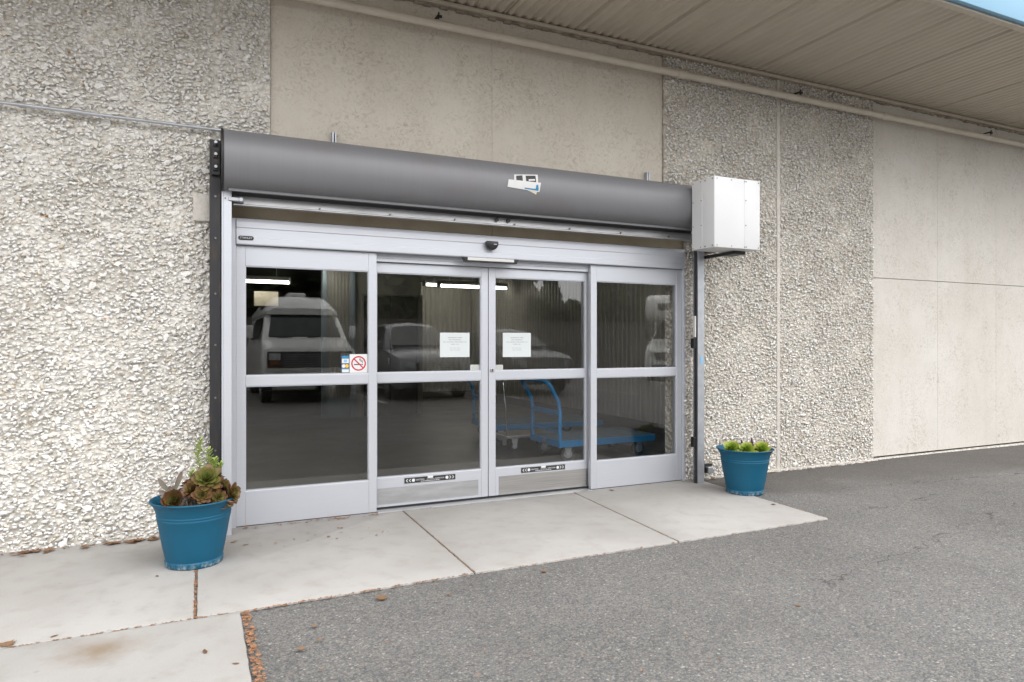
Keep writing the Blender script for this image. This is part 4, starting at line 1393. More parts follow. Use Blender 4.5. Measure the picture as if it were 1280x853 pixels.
# ================================================================== POTS AND PLANTS
def pot(name, label, cx, cy, rz=0.0, sc=1.0):
    t = thing(name, label, 'pot', (cx, cy, 0.001), 'blue plastic plant pots')
    prof = [(0.150, 0.0), (0.166, 0.003), (0.170, 0.012), (0.172, 0.034), (0.166, 0.040), (0.168, 0.046), (0.183, 0.12), (0.199, 0.21), (0.214, 0.292), (0.2165, 0.297), (0.2165, 0.303), (0.2145, 0.308), (0.2185, 0.316), (0.2185, 0.321), (0.2165, 0.325),
            (0.222, 0.348), (0.231, 0.372), (0.243, 0.392), (0.252, 0.402), (0.256, 0.405), (0.258, 0.410), (0.255, 0.4145), (0.248, 0.4145), (0.240, 0.405), (0.229, 0.384), (0.218, 0.345), (0.210, 0.30), (0.205, 0.27)]
    prof = [(r * sc, z * sc) for r, z in prof]
    MB().lathe(prof, (cx, cy, 0.001), 72).build('shell', 'pot', t, smooth=30)
    v, f = [], []
    rr = random.Random(9)
    rings = [0, .06, .11, .16, .209]
    MBs = MB()
    n = 24
    pv = [(cx, cy, 0.335)]
    for r in rings[1:]:
        for k in range(n):
            q = 2 * math.pi * k / n
            pv.append((cx + r * math.cos(q), cy + r * math.sin(q), 0.325 + rr.uniform(-.008, .012)))
    fs = [(0, 1 + k, 1 + (k + 1) % n) for k in range(n)]
    for i in range(len(rings) - 2):
        for k in range(n):
            a = 1 + i * n
            fs.append((a + k, a + n + k, a + n + (k + 1) % n, a + (k + 1) % n))
    MBs.add(pv, fs).build('soil', 'soil', t)
    return t

pot('plant_pot', 'blue plastic pot by the left jamb with bronze succulents and a tall green sprig', -0.02, -0.775)
pot('plant_pot', 'blue plastic pot by the right guide with three lime-green rosettes', 4.635, -0.70)

def petal(mb, base, dirv, up, ln, wd, cup, tint0, tint1, th=0.006):
    """one thick pointed leaf: base point, outward direction, up vector"""
    d = Vector(dirv).normalized()
    u = Vector(up)
    u = (u - d * u.dot(d)).normalized()
    s = d.cross(u)
    prof = [(0.0, 0.30), (0.25, 0.62), (0.52, 0.95), (0.74, 1.0), (0.90, 0.62), (1.0, 0.04)]
    v, tn = [], []
    for fx, fw in prof:
        lift = cup * ln * fx * fx
        c = Vector(base) + d * (ln * fx) + u * lift
        hw = wd * 0.5 * fw
        t_ = th * (1 - 0.6 * fx)
        for q in (-1, 0, 1):
            v.append(c + s * (hw * q) + u * (abs(q) * wd * 0.12 * fw + t_ * (0 if q else -0.2)))
            tn.append(tint0 + (tint1 - tint0) * (fx ** 1.6) + (0.10 if q else 0))
        v.append(c - u * t_)
        tn.append(tint0 + (tint1 - tint0) * fx)
    f = []
    for i in range(len(prof) - 1):
        a, b_ = i * 4, i * 4 + 4
        f += [(a, a + 1, b_ + 1, b_), (a + 1, a + 2, b_ + 2, b_ + 1), (a + 2, a + 3, b_ + 3, b_ + 2), (a + 3, a, b_, b_ + 3)]
    mb.add(v, f, tn)

def rosette(mb, c, nrm, rad, n=34, t_in=0.0, t_out=0.8, rr=random, wf=0.46, close=0.0):
    nrm = Vector(nrm).normalized()
    a = nrm.orthogonal().normalized()
    b_ = nrm.cross(a)
    for i in range(n):
        k = i / (n - 1)
        q = i * 2.39996 + rr.uniform(-.1, .1)
        el = R(78 - 74 * (k ** 0.75) + close * 30 * k)
        out = a * math.cos(q) + b_ * math.sin(q)
        d = out * math.cos(el) + nrm * math.sin(el)
        ln = rad * (0.34 + 0.68 * k ** 0.8) * rr.uniform(0.93, 1.05)
        base = Vector(c) + out * (rad * 0.05) + nrm * (rad * 0.22 * (1 - k))
        petal(mb, base, d, nrm if el < 1.0 else -out, ln, ln * wf + rad * 0.10, 0.16, t_in + (t_out - t_in) * k * 0.35 + rr.uniform(-.14, .10), t_in + (t_out - t_in) * (0.35 + 0.65 * k) + rr.uniform(-.08, .08), th=rad * 0.05)

def plants():
    rr = random.Random(31)
    px, py = -0.02, -0.775
    top = 0.335
    # camera-facing direction helpers: towards the viewer is -Y
    t = thing('aeonium', 'large bronze and green rosette succulent spilling over the right rim of the left pot', 'succulent', (px, py, top), 'succulents in the blue pots')
    heads = [((0.075, -0.11, 0.535), (-0.10, -0.75, 0.62), 0.098, 0.0, 0.75), ((0.155, -0.07, 0.475), (0.7, -0.5, 0.35), 0.072, 0.25, 0.95), ((0.205, -0.09, 0.435), (0.8, -0.6, 0.1), 0.078, 0.3, 0.9),
             ((-0.005, -0.09, 0.475), (-0.6, -0.6, 0.5), 0.074, 0.35, 1.0), ((0.045, -0.16, 0.455), (0.0, -0.9, 0.35), 0.064, 0.3, 0.9), ((0.135, -0.15, 0.43), (0.35, -0.9, 0.2), 0.058, 0.15, 0.9),
             ((0.10, 0.02, 0.52), (0.2, 0.2, 0.9), 0.080, 0.2, 0.9), ((0.17, -0.13, 0.405), (0.6, -0.7, -0.1), 0.052, 0.2, 0.9), ((-0.03, 0.0, 0.49), (-0.5, 0.2, 0.8), 0.06, 0.4, 1.0), ((0.115, -0.12, 0.485), (0.3, -0.8, 0.5), 0.05, 0.5, 1.0)]
    for (c, nrm, rad, ti, to) in heads:
        mb = MB()
        rosette(mb, (px + c[0], py + c[1], c[2]), nrm, rad, 34 if rad > 0.06 else 24, ti, to, rr)
        mb.build('rosette', 'aeonium', t, smooth=60)
    mb = MB()
    for (c, nrm, rad, ti, to) in heads:
        c = Vector((px + c[0], py + c[1], c[2]))
        b0 = Vector((px + rr.uniform(-.04, .10), py + rr.uniform(-.10, .05), 0.325))
        mb.tube([b0, (b0 + c) / 2 + Vector((rr.uniform(-.02, .02), 0, rr.uniform(-.02, .02))), c - Vector(nrm).normalized() * rad * 0.15], [0.011, 0.009, 0.008], 7)
    mb.build('stems', 'stem', t, smooth=True)
    mb = MB()
    for i in range(46):
        b0 = (px + rr.uniform(-.10, .20), py + rr.uniform(-.17, -.02), 0.34 + rr.uniform(0, .08))
        petal(mb, b0, (rr.uniform(-1, 1), rr.uniform(-1, .3), rr.uniform(-.9, .5)), (0, -.3, 1), rr.uniform(.035, .075), rr.uniform(.012, .028), rr.uniform(-.3, .5), rr.uniform(0, 1), rr.uniform(0, 1), 0.002)
    mb.build('withered_leaves', 'dry', t)
    # round bronze rosette at the left of the pot
    t = thing('aeonium', 'tight round bronze rosette sitting low at the left inside the left pot', 'succulent', (px - .12, py - .10, top), 'succulents in the blue pots')
    mb = MB()
    rosette(mb, (px - 0.105, py - 0.125, 0.418), (-0.15, -0.85, 0.45), 0.102, 40, 0.3, 0.85, rr, 0.5, 1.4)
    mb.build('rosette', 'aeonium', t, smooth=60)
    MB().tube([(px - .11, py - .06, .325), (px - .112, py - .10, .39)], 0.014, 8).build('stem', 'stem', t)
    # pale spiky aloe behind it
    t = thing('aloe', 'pale spiky aloe with pointed leaves behind the round rosette in the left pot', 'succulent', (px - .12, py + .02, top), 'succulents in the blue pots')
    mb = MB()
    for (dx, dz, ln) in ((-.85, .45, .09), (-.65, 1.0, .15), (.05, 1, .07), (.40, 1.15, .17), (.75, .55, .07), (-.2, .8, .07), (-1, .15, .07), (.2, .35, .07)):
        petal(mb, (px - .125, py + .0, .43), (dx, rr.uniform(-.6, 0), dz), (0, -1, .2), ln, .030, -.05, rr.uniform(0, .4), rr.uniform(.5, 1.0), 0.006)
    mb.build('leaves', 'spiky', t, smooth=60)
    MB().tube([(px - .11, py + .01, .325), (px - .12, py + .0, .44)], [0.012, 0.016], 8).build('stem', 'stem', t)
    # bare grey stems with a dark withered flower head
    t = thing('withered_stem', 'grey bare stems with a small dark withered head, middle of the left pot', 'plant', (px - .02, py - .05, top))
    mb = MB()
    for (dx, h_, lx) in ((-.03, .19, -.03), (.005, .22, .0), (.02, .15, .03), (-.01, .12, -.01), (.045, .17, .0)):
        mb.tube([(px + dx, py - .06, .325), (px + dx + lx * .4, py - .07, .325 + h_ * .55), (px + dx + lx, py - .06, .325 + h_)], [.009, .007, .005], 7)
    mb.build('stems', 'stem', t, smooth=True)
    mb = MB()
    rosette(mb, (px + .005, py - .065, .545), (0, -.6, .6), .034, 16, .6, 1.0, rr)
    mb.build('flower_head', 'dark_spike', t, smooth=60)
    # tall light green sedum sprig
    t = thing('sedum_sprig', 'tall feathery light green sprig against the black guide, left pot', 'plant', (px + .07, py + .06, top))
    stems = [[(px + .05, py + .08, .33), (px + .045, py + .09, .50), (px + .02, py + .09, .66), (px + .035, py + .09, .76)], [(px + .06, py + .09, .33), (px + .08, py + .10, .52), (px + .085, py + .10, .70)],
             [(px + .07, py + .08, .33), (px + .12, py + .08, .50), (px + .155, py + .08, .60)], [(px + .03, py + .08, .33), (px - .0, py + .09, .46), (px - .015, py + .09, .56)], [(px + .06, py + .08, .33), (px + .10, py + .06, .55), (px + .125, py + .05, .64)]]
    mb = MB()
    lf = MB()
    for sp in stems:
        mb.tube(sp, [.005] + [.0035] * (len(sp) - 1), 6)
        P3 = [Vector(q) for q in sp]
        nseg = 46
        for i in range(nseg):
            k = 0.38 + 0.62 * i / nseg
            x = k * (len(P3) - 1)
            a = min(int(x), len(P3) - 2)
            c = P3[a].lerp(P3[a + 1], x - a)
            q = i * 2.4
            petal(lf, c, (math.cos(q), math.sin(q), 0.5), (0, 0, 1), rr.uniform(.026, .044), .012, .2, rr.uniform(.1, .7), rr.uniform(.5, 1), .004)
    mb.build('stems', 'stem', t, smooth=True)
    lf.build('leaves', 'sedum', t)
    # right pot: three lime rosettes and dark dry spikes
    qx, qy = 4.635, -0.70
    # unit vector along the rim across the view
    for (du, dv, rad, lab) in ((-0.115, -0.075, 0.093, 'leftmost of the three lime-green rosettes in the right pot'), (0.015, -0.095, 0.088, 'middle lime-green rosette in the right pot'), (0.148, -0.045, 0.098, 'rightmost lime-green rosette in the right pot, browned outer leaves')):
        ux, uy = 0.72, -0.69
        fx, fy = -0.69, -0.72
        c = (qx + du * ux - dv * fx, qy + du * uy - dv * fy, 0.402)
        t = thing('green_rosette', lab, 'succulent', (c[0], c[1], top), 'succulents in the blue pots')
        mb = MB()
        rosette(mb, c, (fx * .62 + du * .6, fy * .62, 0.75), rad, 30, 0.0, 0.85 if du < .1 else 1.05, rr, 0.44)
        mb.build('rosette', 'green_rosette', t, smooth=60)
        MB().tube([(c[0], c[1], .325), (c[0], c[1], .41)], .014, 8).build('stem', 'stem', t)
    t = thing('dry_spikes', 'dark dry leaf spikes standing behind the lime rosettes, right pot', 'plant', (qx, qy, top))
    mb = MB()
    for (du, h_, l_) in ((0.0, .14, -.03), (.06, .16, .0), (.10, .13, .05), (.075, .11, .03), (.03, .10, -.02), (-.03, .12, -.06), (.12, .10, .06), (-.15, .10, -.02)):
        b0 = Vector((qx + du * .72 + .03, qy - du * .69 + .03, .33))
        petal(mb, b0, (l_ * .72, -l_ * .69, h_), (-.69, -.72, 0), h_ + .02, .026, 0, .5, .9, .004)
    mb.build('leaves', 'dark_spike', t, smooth=60)
plants()

# ================================================================== FALLEN LEAVES AND LITTER
def leaf_shape(mb, c, ang, ln, kind, rr, curl=0.25):
    """kind 0: narrow leaf; 1: lobed maple-like leaf; both with curled edges"""
    if kind == 0:
        pts = [(0, 0), (.25, .16), (.55, .20), (.85, .10), (1, 0), (.85, -.10), (.55, -.20), (.25, -.16)]
    else:
        pts = [(0, 0), (.12, .22), (.02, .42), (.30, .34), (.42, .56), (.55, .30), (.80, .36), (.76, .14), (1.0, 0.0), (.76, -.14), (.80, -.36), (.55, -.30), (.42, -.56), (.30, -.34), (.02, -.42), (.12, -.22)]
    ca, sa = math.cos(ang), math.sin(ang)
    v = []
    tl = rr.uniform(-.08, .08)
    for (x, y) in pts:
        z = curl * ln * (y * y * 1.4 + (x - .5) ** 2 * 0.5) + rr.uniform(0, .04) * ln + 0.002 + tl * ln * y
        X, Y = (x - .5) * ln, y * ln
        v.append((c[0] + X * ca - Y * sa, c[1] + X * sa + Y * ca, c[2] + max(z, 0.0015)))
    v.append((c[0], c[1], c[2] + 0.003))
    n = len(pts)
    f = [(i, (i + 1) % n, n) for i in range(n)]
    t0 = rr.random()
    mb.add(v, f, [min(1, max(0, t0 + rr.uniform(-.2, .2))) for _ in v])

def litter():
    rr = random.Random(77)
    G = [((-0.80, -1.72), .085, 1, 'curled tan lobed leaf near the left edge of the pavement'),
         ((-0.62, -1.70), .045, 0, 'small pinkish leaf beside the tan lobed leaf on the pavement'),
         ((0.03, -2.18), .06, 0, 'tan leaf on the lower slab left of the asphalt corner'),
         ((0.15, -2.36), .04, 0, 'pale narrow leaf at the lower edge of the corner slab'),
         ((0.92, -1.87), .075, 1, 'tan lobed leaf on the asphalt just below the pavement'),
         ((1.27, -1.96), .045, 0, 'thin pale leaf on the asphalt right of the lobed leaf'),
         ((0.43, -2.32), .045, 1, 'orange leaf scrap near the asphalt corner'),
         ((0.52, -2.26), .055, 0, 'light narrow leaf on the asphalt near the orange scrap'),
         ((0.52, -2.09), .035, 1, 'small red-brown leaf on the asphalt near the pavement edge'),
         ((-0.22, -0.97), .045, 0, 'small brown leaf on the pavement left of the left pot'),
         ((0.30, -0.52), .055, 0, 'curled brown leaf on the pavement right of the left pot'),
         ((0.22, -0.42), .04, 1, 'small dark leaf by the left jamb foot'),
         ((0.62, -0.52), .035, 0, 'small brown leaf lying before the left glass panel'),
         ((1.93, -1.85), .045, 1, 'dark brown leaf on the asphalt below the middle slab'),
         ((4.50, -1.18), .05, 1, 'brown leaf on the right pavement corner'),
         ((5.35, -1.45), .06, 1, 'brown leaf on the dark asphalt right of the pavement'),
         ((3.55, -0.12), .06, 1, 'red-brown leaf at the foot of the right fixed panel'),
         ((2.9, -2.9), .035, 1, 'orange leaf scrap on the open asphalt'),
         ((2.1, -3.2), .03, 0, 'small dark leaf on the asphalt in the lower middle')]
    for (p, s, k, lab) in G:
        mb = MB()
        z = 0.0 if (p[1] > -1.70 and p[0] < 4.58) or (p[0] < 0.19) else -0.004
        leaf_shape(mb, (p[0], p[1], z), rr.uniform(0, 6.28), s * 0.85, k, rr)
        o = mb.build('fallen_leaf', 'dry', None, loc=(p[0], p[1], z))
        tag(o, lab, 'leaf', 'fallen leaves')
    # drift along the wall foot
    mb = MB()
    for (xc, n_, sp) in ((-0.28, 16, .10), (-0.50, 9, .07), (-0.62, 3, .05), (-1.05, 10, .10), (-1.3, 5, .12), (-0.1, 6, .08), (-1.9, 14, .25), (-2.7, 14, .3)):
        for i in range(n_):
            leaf_shape(mb, (min(0.06, rr.gauss(xc, sp)), -0.085 - abs(rr.gauss(0, .045)), rr.uniform(0, .012)), rr.uniform(0, 6.28), rr.uniform(.035, .085), int(rr.random() < .7), rr, .22)
    for i in range(70):
        leaf_shape(mb, (rr.uniform(-3.2, 0.05), -0.07 - abs(rr.gauss(0, .02)), rr.uniform(0, .006)), rr.uniform(0, 6.28), rr.uniform(.015, .035), int(rr.random() < .5), rr, .22)
    for i in range(30):
        leaf_shape(mb, (rr.uniform(4.75, 7.2), -0.10 - abs(rr.gauss(0, .03)), 0.004), rr.uniform(0, 6.28), rr.uniform(.02, .05), int(rr.random() < .5), rr, .3)
    o = mb.build('leaf_litter', 'dry', None)
    tag(o, 'drift of brown fallen leaves along the foot of the stone wall', 'leaves', None, 'stuff')
    # crumbs in the slab joints and along the asphalt edge
    mb = MB()
    def strew(p0, p1, n, wd, smin, smax, z=-0.006):
        p0, p1 = Vector(p0), Vector(p1)
        d = (p1 - p0).normalized()
        nrm = Vector((-d.y, d.x))
        for i in range(n):
            q = p0.lerp(p1, rr.random()) + nrm * (rr.random() ** 1.5) * wd
            leaf_shape(mb, (q.x, q.y, z + rr.uniform(0, .006)), rr.uniform(0, 6.28), rr.uniform(smin, smax), int(rr.random() < .4), rr, .3)
    strew((0.209, -1.75), (0.228, -3.4), 520, 0.038, .008, .026)
    strew((1.523, -1.712), (0.21, -1.757), 150, -0.014, .010, .022)
    strew((4.55, -1.700), (1.53, -1.708), 170, 0.012, .008, .018)
    strew((-0.012, -1.735), (-0.006, -0.9), 110, 0.010, .012, .020)
    strew((-1.4, -1.752), (0.19, -1.742), 150, 0.010, .010, .018)
    strew((1.533, -1.70), (1.548, -0.05), 100, 0.010, .010, .018)
    strew((3.071, -1.70), (3.187, -0.05), 70, 0.010, .010, .016)
    strew((4.56, -1.69), (4.625, -0.3), 70, 0.012, .010, .018)
    strew((0.27, -0.055), (1.33, -0.055), 60, -0.05, .010, .035, 0.0)
    strew((1.4, -0.06), (4.45, -0.05), 40, -0.04, .008, .02, 0.0)
    strew((0.2, -0.35), (1.3, -0.35), 24, -0.4, .010, .03, 0.0)
    for i in range(90):
        leaf_shape(mb, (rr.uniform(-1.0, 6.5), rr.uniform(-3.2, -1.78), -0.006), rr.uniform(0, 6.28), rr.uniform(.010, .024), 0, rr, .2)
    o = mb.build('joint_debris', 'crumbs', None)
    tag(o, 'red-brown crumbs of leaves lying in the pavement joints and along the asphalt edge', 'debris', None, 'stuff')
litter()

# ================================================================== THE LOT BEHIND THE CAMERA (seen in the glass)
def section(y, w_, zb, zs, crown, tuck=0.06):
    """car body cross-section, closed ring"""
    h_ = [(w_ * 0.90, zb), (w_ - 0.01, zb + 0.12), (w_, zb + (zs - zb) * 0.55), (w_ - 0.02, zs - 0.10), (w_ - tuck, zs - 0.015), (w_ * 0.55, zs + crown * 0.7)]
    ring = h_ + [(0.0, zs + crown)] + [(-x, z) for x, z in reversed(h_)]
    return [(x, y, z) for x, z in ring]

def road_wheel(t, x, y, r, w_=0.22):
    s = 1 if x > 0 else -1
    mb = MB().cyl((x - s * w_, y, r), (x, y, r), r, n=28)
    wl = mb.build('wheel', 'rubber', t, bevel=0.02, smooth=40)
    rim = MB().cyl((x - s * 0.03, y, r), (x + s * 0.006, y, r), r * 0.64, n=24)
    for k in range(6):
        q = k * math.pi / 3
        p = Vector((x + s * 0.006, y + r * .36 * math.cos(q), r + r * .36 * math.sin(q)))
        rim.cyl(p, p + Vector((s * 0.006, 0, 0)), r * 0.12, n=10)
    rim.build('rim', 'wheel_hub', wl)

def finish_vehicle(t, loc, rz):
    t.location = (loc[0], loc[1], loc[2] + LOT_RISE - 0.012)
    t.rotation_euler = (0, 0, rz)

def suv(name, label, paint, loc, rz, star=False, wagon=0.0):
    """built nose at y=0 facing +Y... body runs to -Y; wheels on z=0"""
    t = thing(name, label, 'car', (0, 0, 0), 'vehicles parked facing the building')
    H = -wagon
    st = [(-0.0, .70, .42, .72, .02), (-.07, .84, .30, .86, .03), (-.30, .92, .24, .955 + H * .3, .05), (-.85, .945, .22, 1.03 + H * .3, .05), (-1.30, .95, .22, 1.09 + H * .3, .04), (-3.2, .95, .22, 1.12 + H * .3, .02), (-4.35, .94, .24, 1.13 + H * .3, .02), (-4.68, .88, .34, 1.08 + H * .3, .0)]
    MB().loft([section(*s) for s in st]).build('body', paint, t, smooth=45)
    zc, zr = 1.08 + H * .3, 1.70 + H
    def cab(y, z, wb, wt):
        return [(wb, y, zc - 0.02), (wt + (wb - wt) * .35, y, zc + (z - zc) * .6), (wt, y, z - 0.07), (wt * .8, y, z - 0.02), (0.0, y, z + 0.02), (-wt * .8, y, z - 0.02), (-wt, y, z - 0.07), (-(wt + (wb - wt) * .35), y, zc + (z - zc) * .6), (-wb, y, zc - 0.02)]
    MB().loft([cab(-1.18, zc + 0.03, .80, .76), cab(-1.95, zr - 0.08, .87, .64), cab(-2.3, zr, .88, .63), cab(-3.8, zr - 0.01, .88, .62), cab(-4.45, zc + 0.06, .84, .74)]).build('cabin', paint, t, smooth=45)
    # windscreen and side glass
    MB().plate([(-.72, -1.245, zc + 0.075), (-.60, -1.78, zr - 0.19), (-.50, -1.895, zr - 0.115), (0.0, -1.925, zr - 0.09), (.50, -1.895, zr - 0.115), (.60, -1.78, zr - 0.19), (.72, -1.245, zc + 0.075)], 0.025).build('windscreen', 'car_glass', t)
    for s in (-1, 1):
        q = [(s * .885, -1.75, zc + .03), (s * .885, -3.75, zc + .05), (s * .675, -3.55, zr - .10), (s * .665, -2.15, zr - .10)]
        if s > 0:
            q = q[::-1]
        MB().plate(q, 0.025).build('side_window', 'car_glass', t)
        MB().box(s * .98 - .10, s * .98 + .10, -1.62, -1.48, zc + .02, zc + .19).build('mirror', paint, t, bevel=0.03, smooth=60)
        hp = [(s * .50, .012, .66), (s * .50, .012, .80), (s * .84, -.14, .84), (s * .83, -.10, .70)]
        if s < 0:
            hp = hp[::-1]
        MB().plate(hp, 0.03).build('headlight', 'lamp_glass', t)
    g = MB().prism([(-.46, .60), (.46, .60), (.50, .80), (-.50, .80)], 'y', -0.02, .035).build('grille', 'trim', t)
    for k in range(4):
        MB().box(-.455, .455, .036, .05, .625 + k * .045, .645 + k * .045).build('grille_bar', 'chrome', g)
    if star:
        mb = MB()
        n = 24
        pts = [(.085 * math.cos(2 * math.pi * i / n), .058, .70 + .085 * math.sin(2 * math.pi * i / n)) for i in range(n + 1)]
        mb.tube(pts, 0.010, 6)
        for k in range(3):
            q = math.pi / 2 + k * 2 * math.pi / 3
            mb.cyl((0, .058, .70), (.082 * math.cos(q), .058, .70 + .082 * math.sin(q)), 0.015, 0.004, 6)
        mb.build('star_emblem', 'chrome', g)
    MB().box(-.60, .60, -0.05, .045, .30, .44).build('lower_grille', 'trim', t, bevel=0.01)
    MB().box(-.26, .26, .046, .058, .45, .56).build('number_plate', 'print_white', t)
    mb = MB().tube([(-.55, -1.20, zc + .06), (0.1, -1.22, zc + .085)], .01, 6).tube([(.05, -1.20, zc + .06), (.65, -1.23, zc + .085)], .01, 6)
    mb.build('wipers', 'black', t)
    for x in (-.93, .93):
        for y in (-.92, -3.75):
            road_wheel(t, x, y, .36)
    finish_vehicle(t, loc, rz)
    t.scale = (1.04, 1.04, 1.09)
    return t

def camper_van():
    t = thing('camper_van', 'white camper van with raised fibreglass roof, mirrored in the left glass panel', 'van', (0, 0, 0), 'vehicles parked facing the building')
    def sec(y, w_, zb, zt, wt):
        h_ = [(w_ * .94, zb), (w_, zb + .15), (w_, zb + (zt - zb) * .5), (w_ - .01, 1.20 if zt > 1.3 else zt - .1), (wt + .03, zt - .05), (wt - .06, zt)]
        ring = h_ + [(0, zt + .02)] + [(-x, z) for x, z in reversed(h_)]
        return [(x, y, z) for x, z in ring]
    MB().loft([sec(0.0, .94, .62, 1.17, .88), sec(-.05, .98, .55, 1.235, .92), sec(-.45, 1.0, .40, 1.32, .93), sec(-.80, 1.0, .38, 1.42, .92)]).build('bonnet', 'van_white', t, smooth=40)
    MB().loft([sec(-.801, 1.0, .38, 1.43, .92), sec(-1.40, 1.0, .38, 2.00, .80), sec(-1.7, 1.0, .38, 2.04, .80), sec(-5.15, 1.0, .38, 2.04, .80), sec(-5.3, .97, .45, 1.95, .78)]).build('body', 'van_white', t, smooth=40)
    def rf(y, w_, z, wt):
        return [(w_, y, 2.0), (w_ - .02, y, 2.10), (wt + .04, y, z - .12), (wt - .08, y, z - .02), (0, y, z), (-wt + .08, y, z - .02), (-wt - .04, y, z - .12), (-w_ + .02, y, 2.10), (-w_, y, 2.0)]
    rf_o = MB().loft([rf(-1.30, .82, 2.16, .74), rf(-1.55, .86, 2.36, .66), rf(-1.9, .87, 2.46, .62), rf(-2.6, .87, 2.49, .62), rf(-5.1, .87, 2.46, .62), rf(-5.25, .84, 2.3, .66)]).build('high_roof', 'van_white', t, smooth=40)
    MB().box(-.22, .22, -3.0, -2.3, 2.475, 2.58).build('roof_vent', 'van_white', rf_o, bevel=0.04, smooth=60)
    MB().plate([(-.80, -.835, 1.475), (-.695, -1.365, 1.975), (.695, -1.365, 1.975), (.80, -.835, 1.475)], 0.02).build('windscreen', 'car_glass', t)
    for s in (-1, 1):
        q = [(s * .985, -1.28, 1.44), (s * .985, -2.05, 1.40), (s * .845, -2.05, 1.92), (s * .85, -1.55, 1.92)]
        q2 = [(s * .985, -2.25, 1.40), (s * .985, -3.6, 1.40), (s * .845, -3.6, 1.92), (s * .845, -2.25, 1.92)]
        q3 = [(s * .825, -2.2, 2.14), (s * .825, -2.8, 2.14), (s * .72, -2.8, 2.32), (s * .72, -2.2, 2.32)]
        for qq in (q, q2, q3):
            MB().plate(qq if s < 0 else qq[::-1], 0.02).build('side_window', 'car_glass', t)
        m_ = MB().box(s * 1.17 - .08, s * 1.17 + .08, -1.36, -1.26, 1.44, 1.74).build('mirror', 'van_white', t, bevel=0.03, smooth=60)
        MB().tube([(s * 1.0, -1.30, 1.48), (s * 1.12, -1.31, 1.52)], .015, 6).build('mirror_arm', 'black', t)
    g = MB().box(-.90, .90, -.03, .012, .80, 1.15).build('grille', 'trim', t, bevel=0.01)
    for k in range(6):
        MB().box(-.58, .58, .013, .022, .83 + k * .05, .845 + k * .05).build('grille_bar', 'zinc_dull', g)
    for s in (-1, 1):
        MB().box(s * .745 - .12, s * .745 + .12, .013, .03, .97, 1.11).build('headlight', 'lamp_glass', t, bevel=0.006)
        MB().box(s * .745 - .12, s * .745 + .12, .013, .026, .85, .94).build('turn_signal', 'amber_lens', t, bevel=0.006)
    pr = [(.10 * math.cos(i * math.pi / 12), .99 + .04 * math.sin(i * math.pi / 12)) for i in range(24)]
    MB().prism(pr, 'y', .024, .034).build('oval_emblem', 'chrome', g)
    MB().box(-1.0, 1.0, -.10, .10, .52, .70).build('bumper', 'chrome', t, bevel=0.03, smooth=60)
    MB().box(-.26, .26, .101, .112, .55, .67).build('number_plate', 'print_white', t)
    MB().tube([(-.62, -.80, 1.46), (-.1, -.84, 1.50)], .01, 6).tube([(.05, -.80, 1.46), (.55, -.84, 1.50)], .01, 6).build('wipers', 'black', t)
    for x in (-.97, .97):
        for y in (-.85, -4.1):
            road_wheel(t, x, y, .37)
    finish_vehicle(t, (2.24, -9.75, 0), 0)

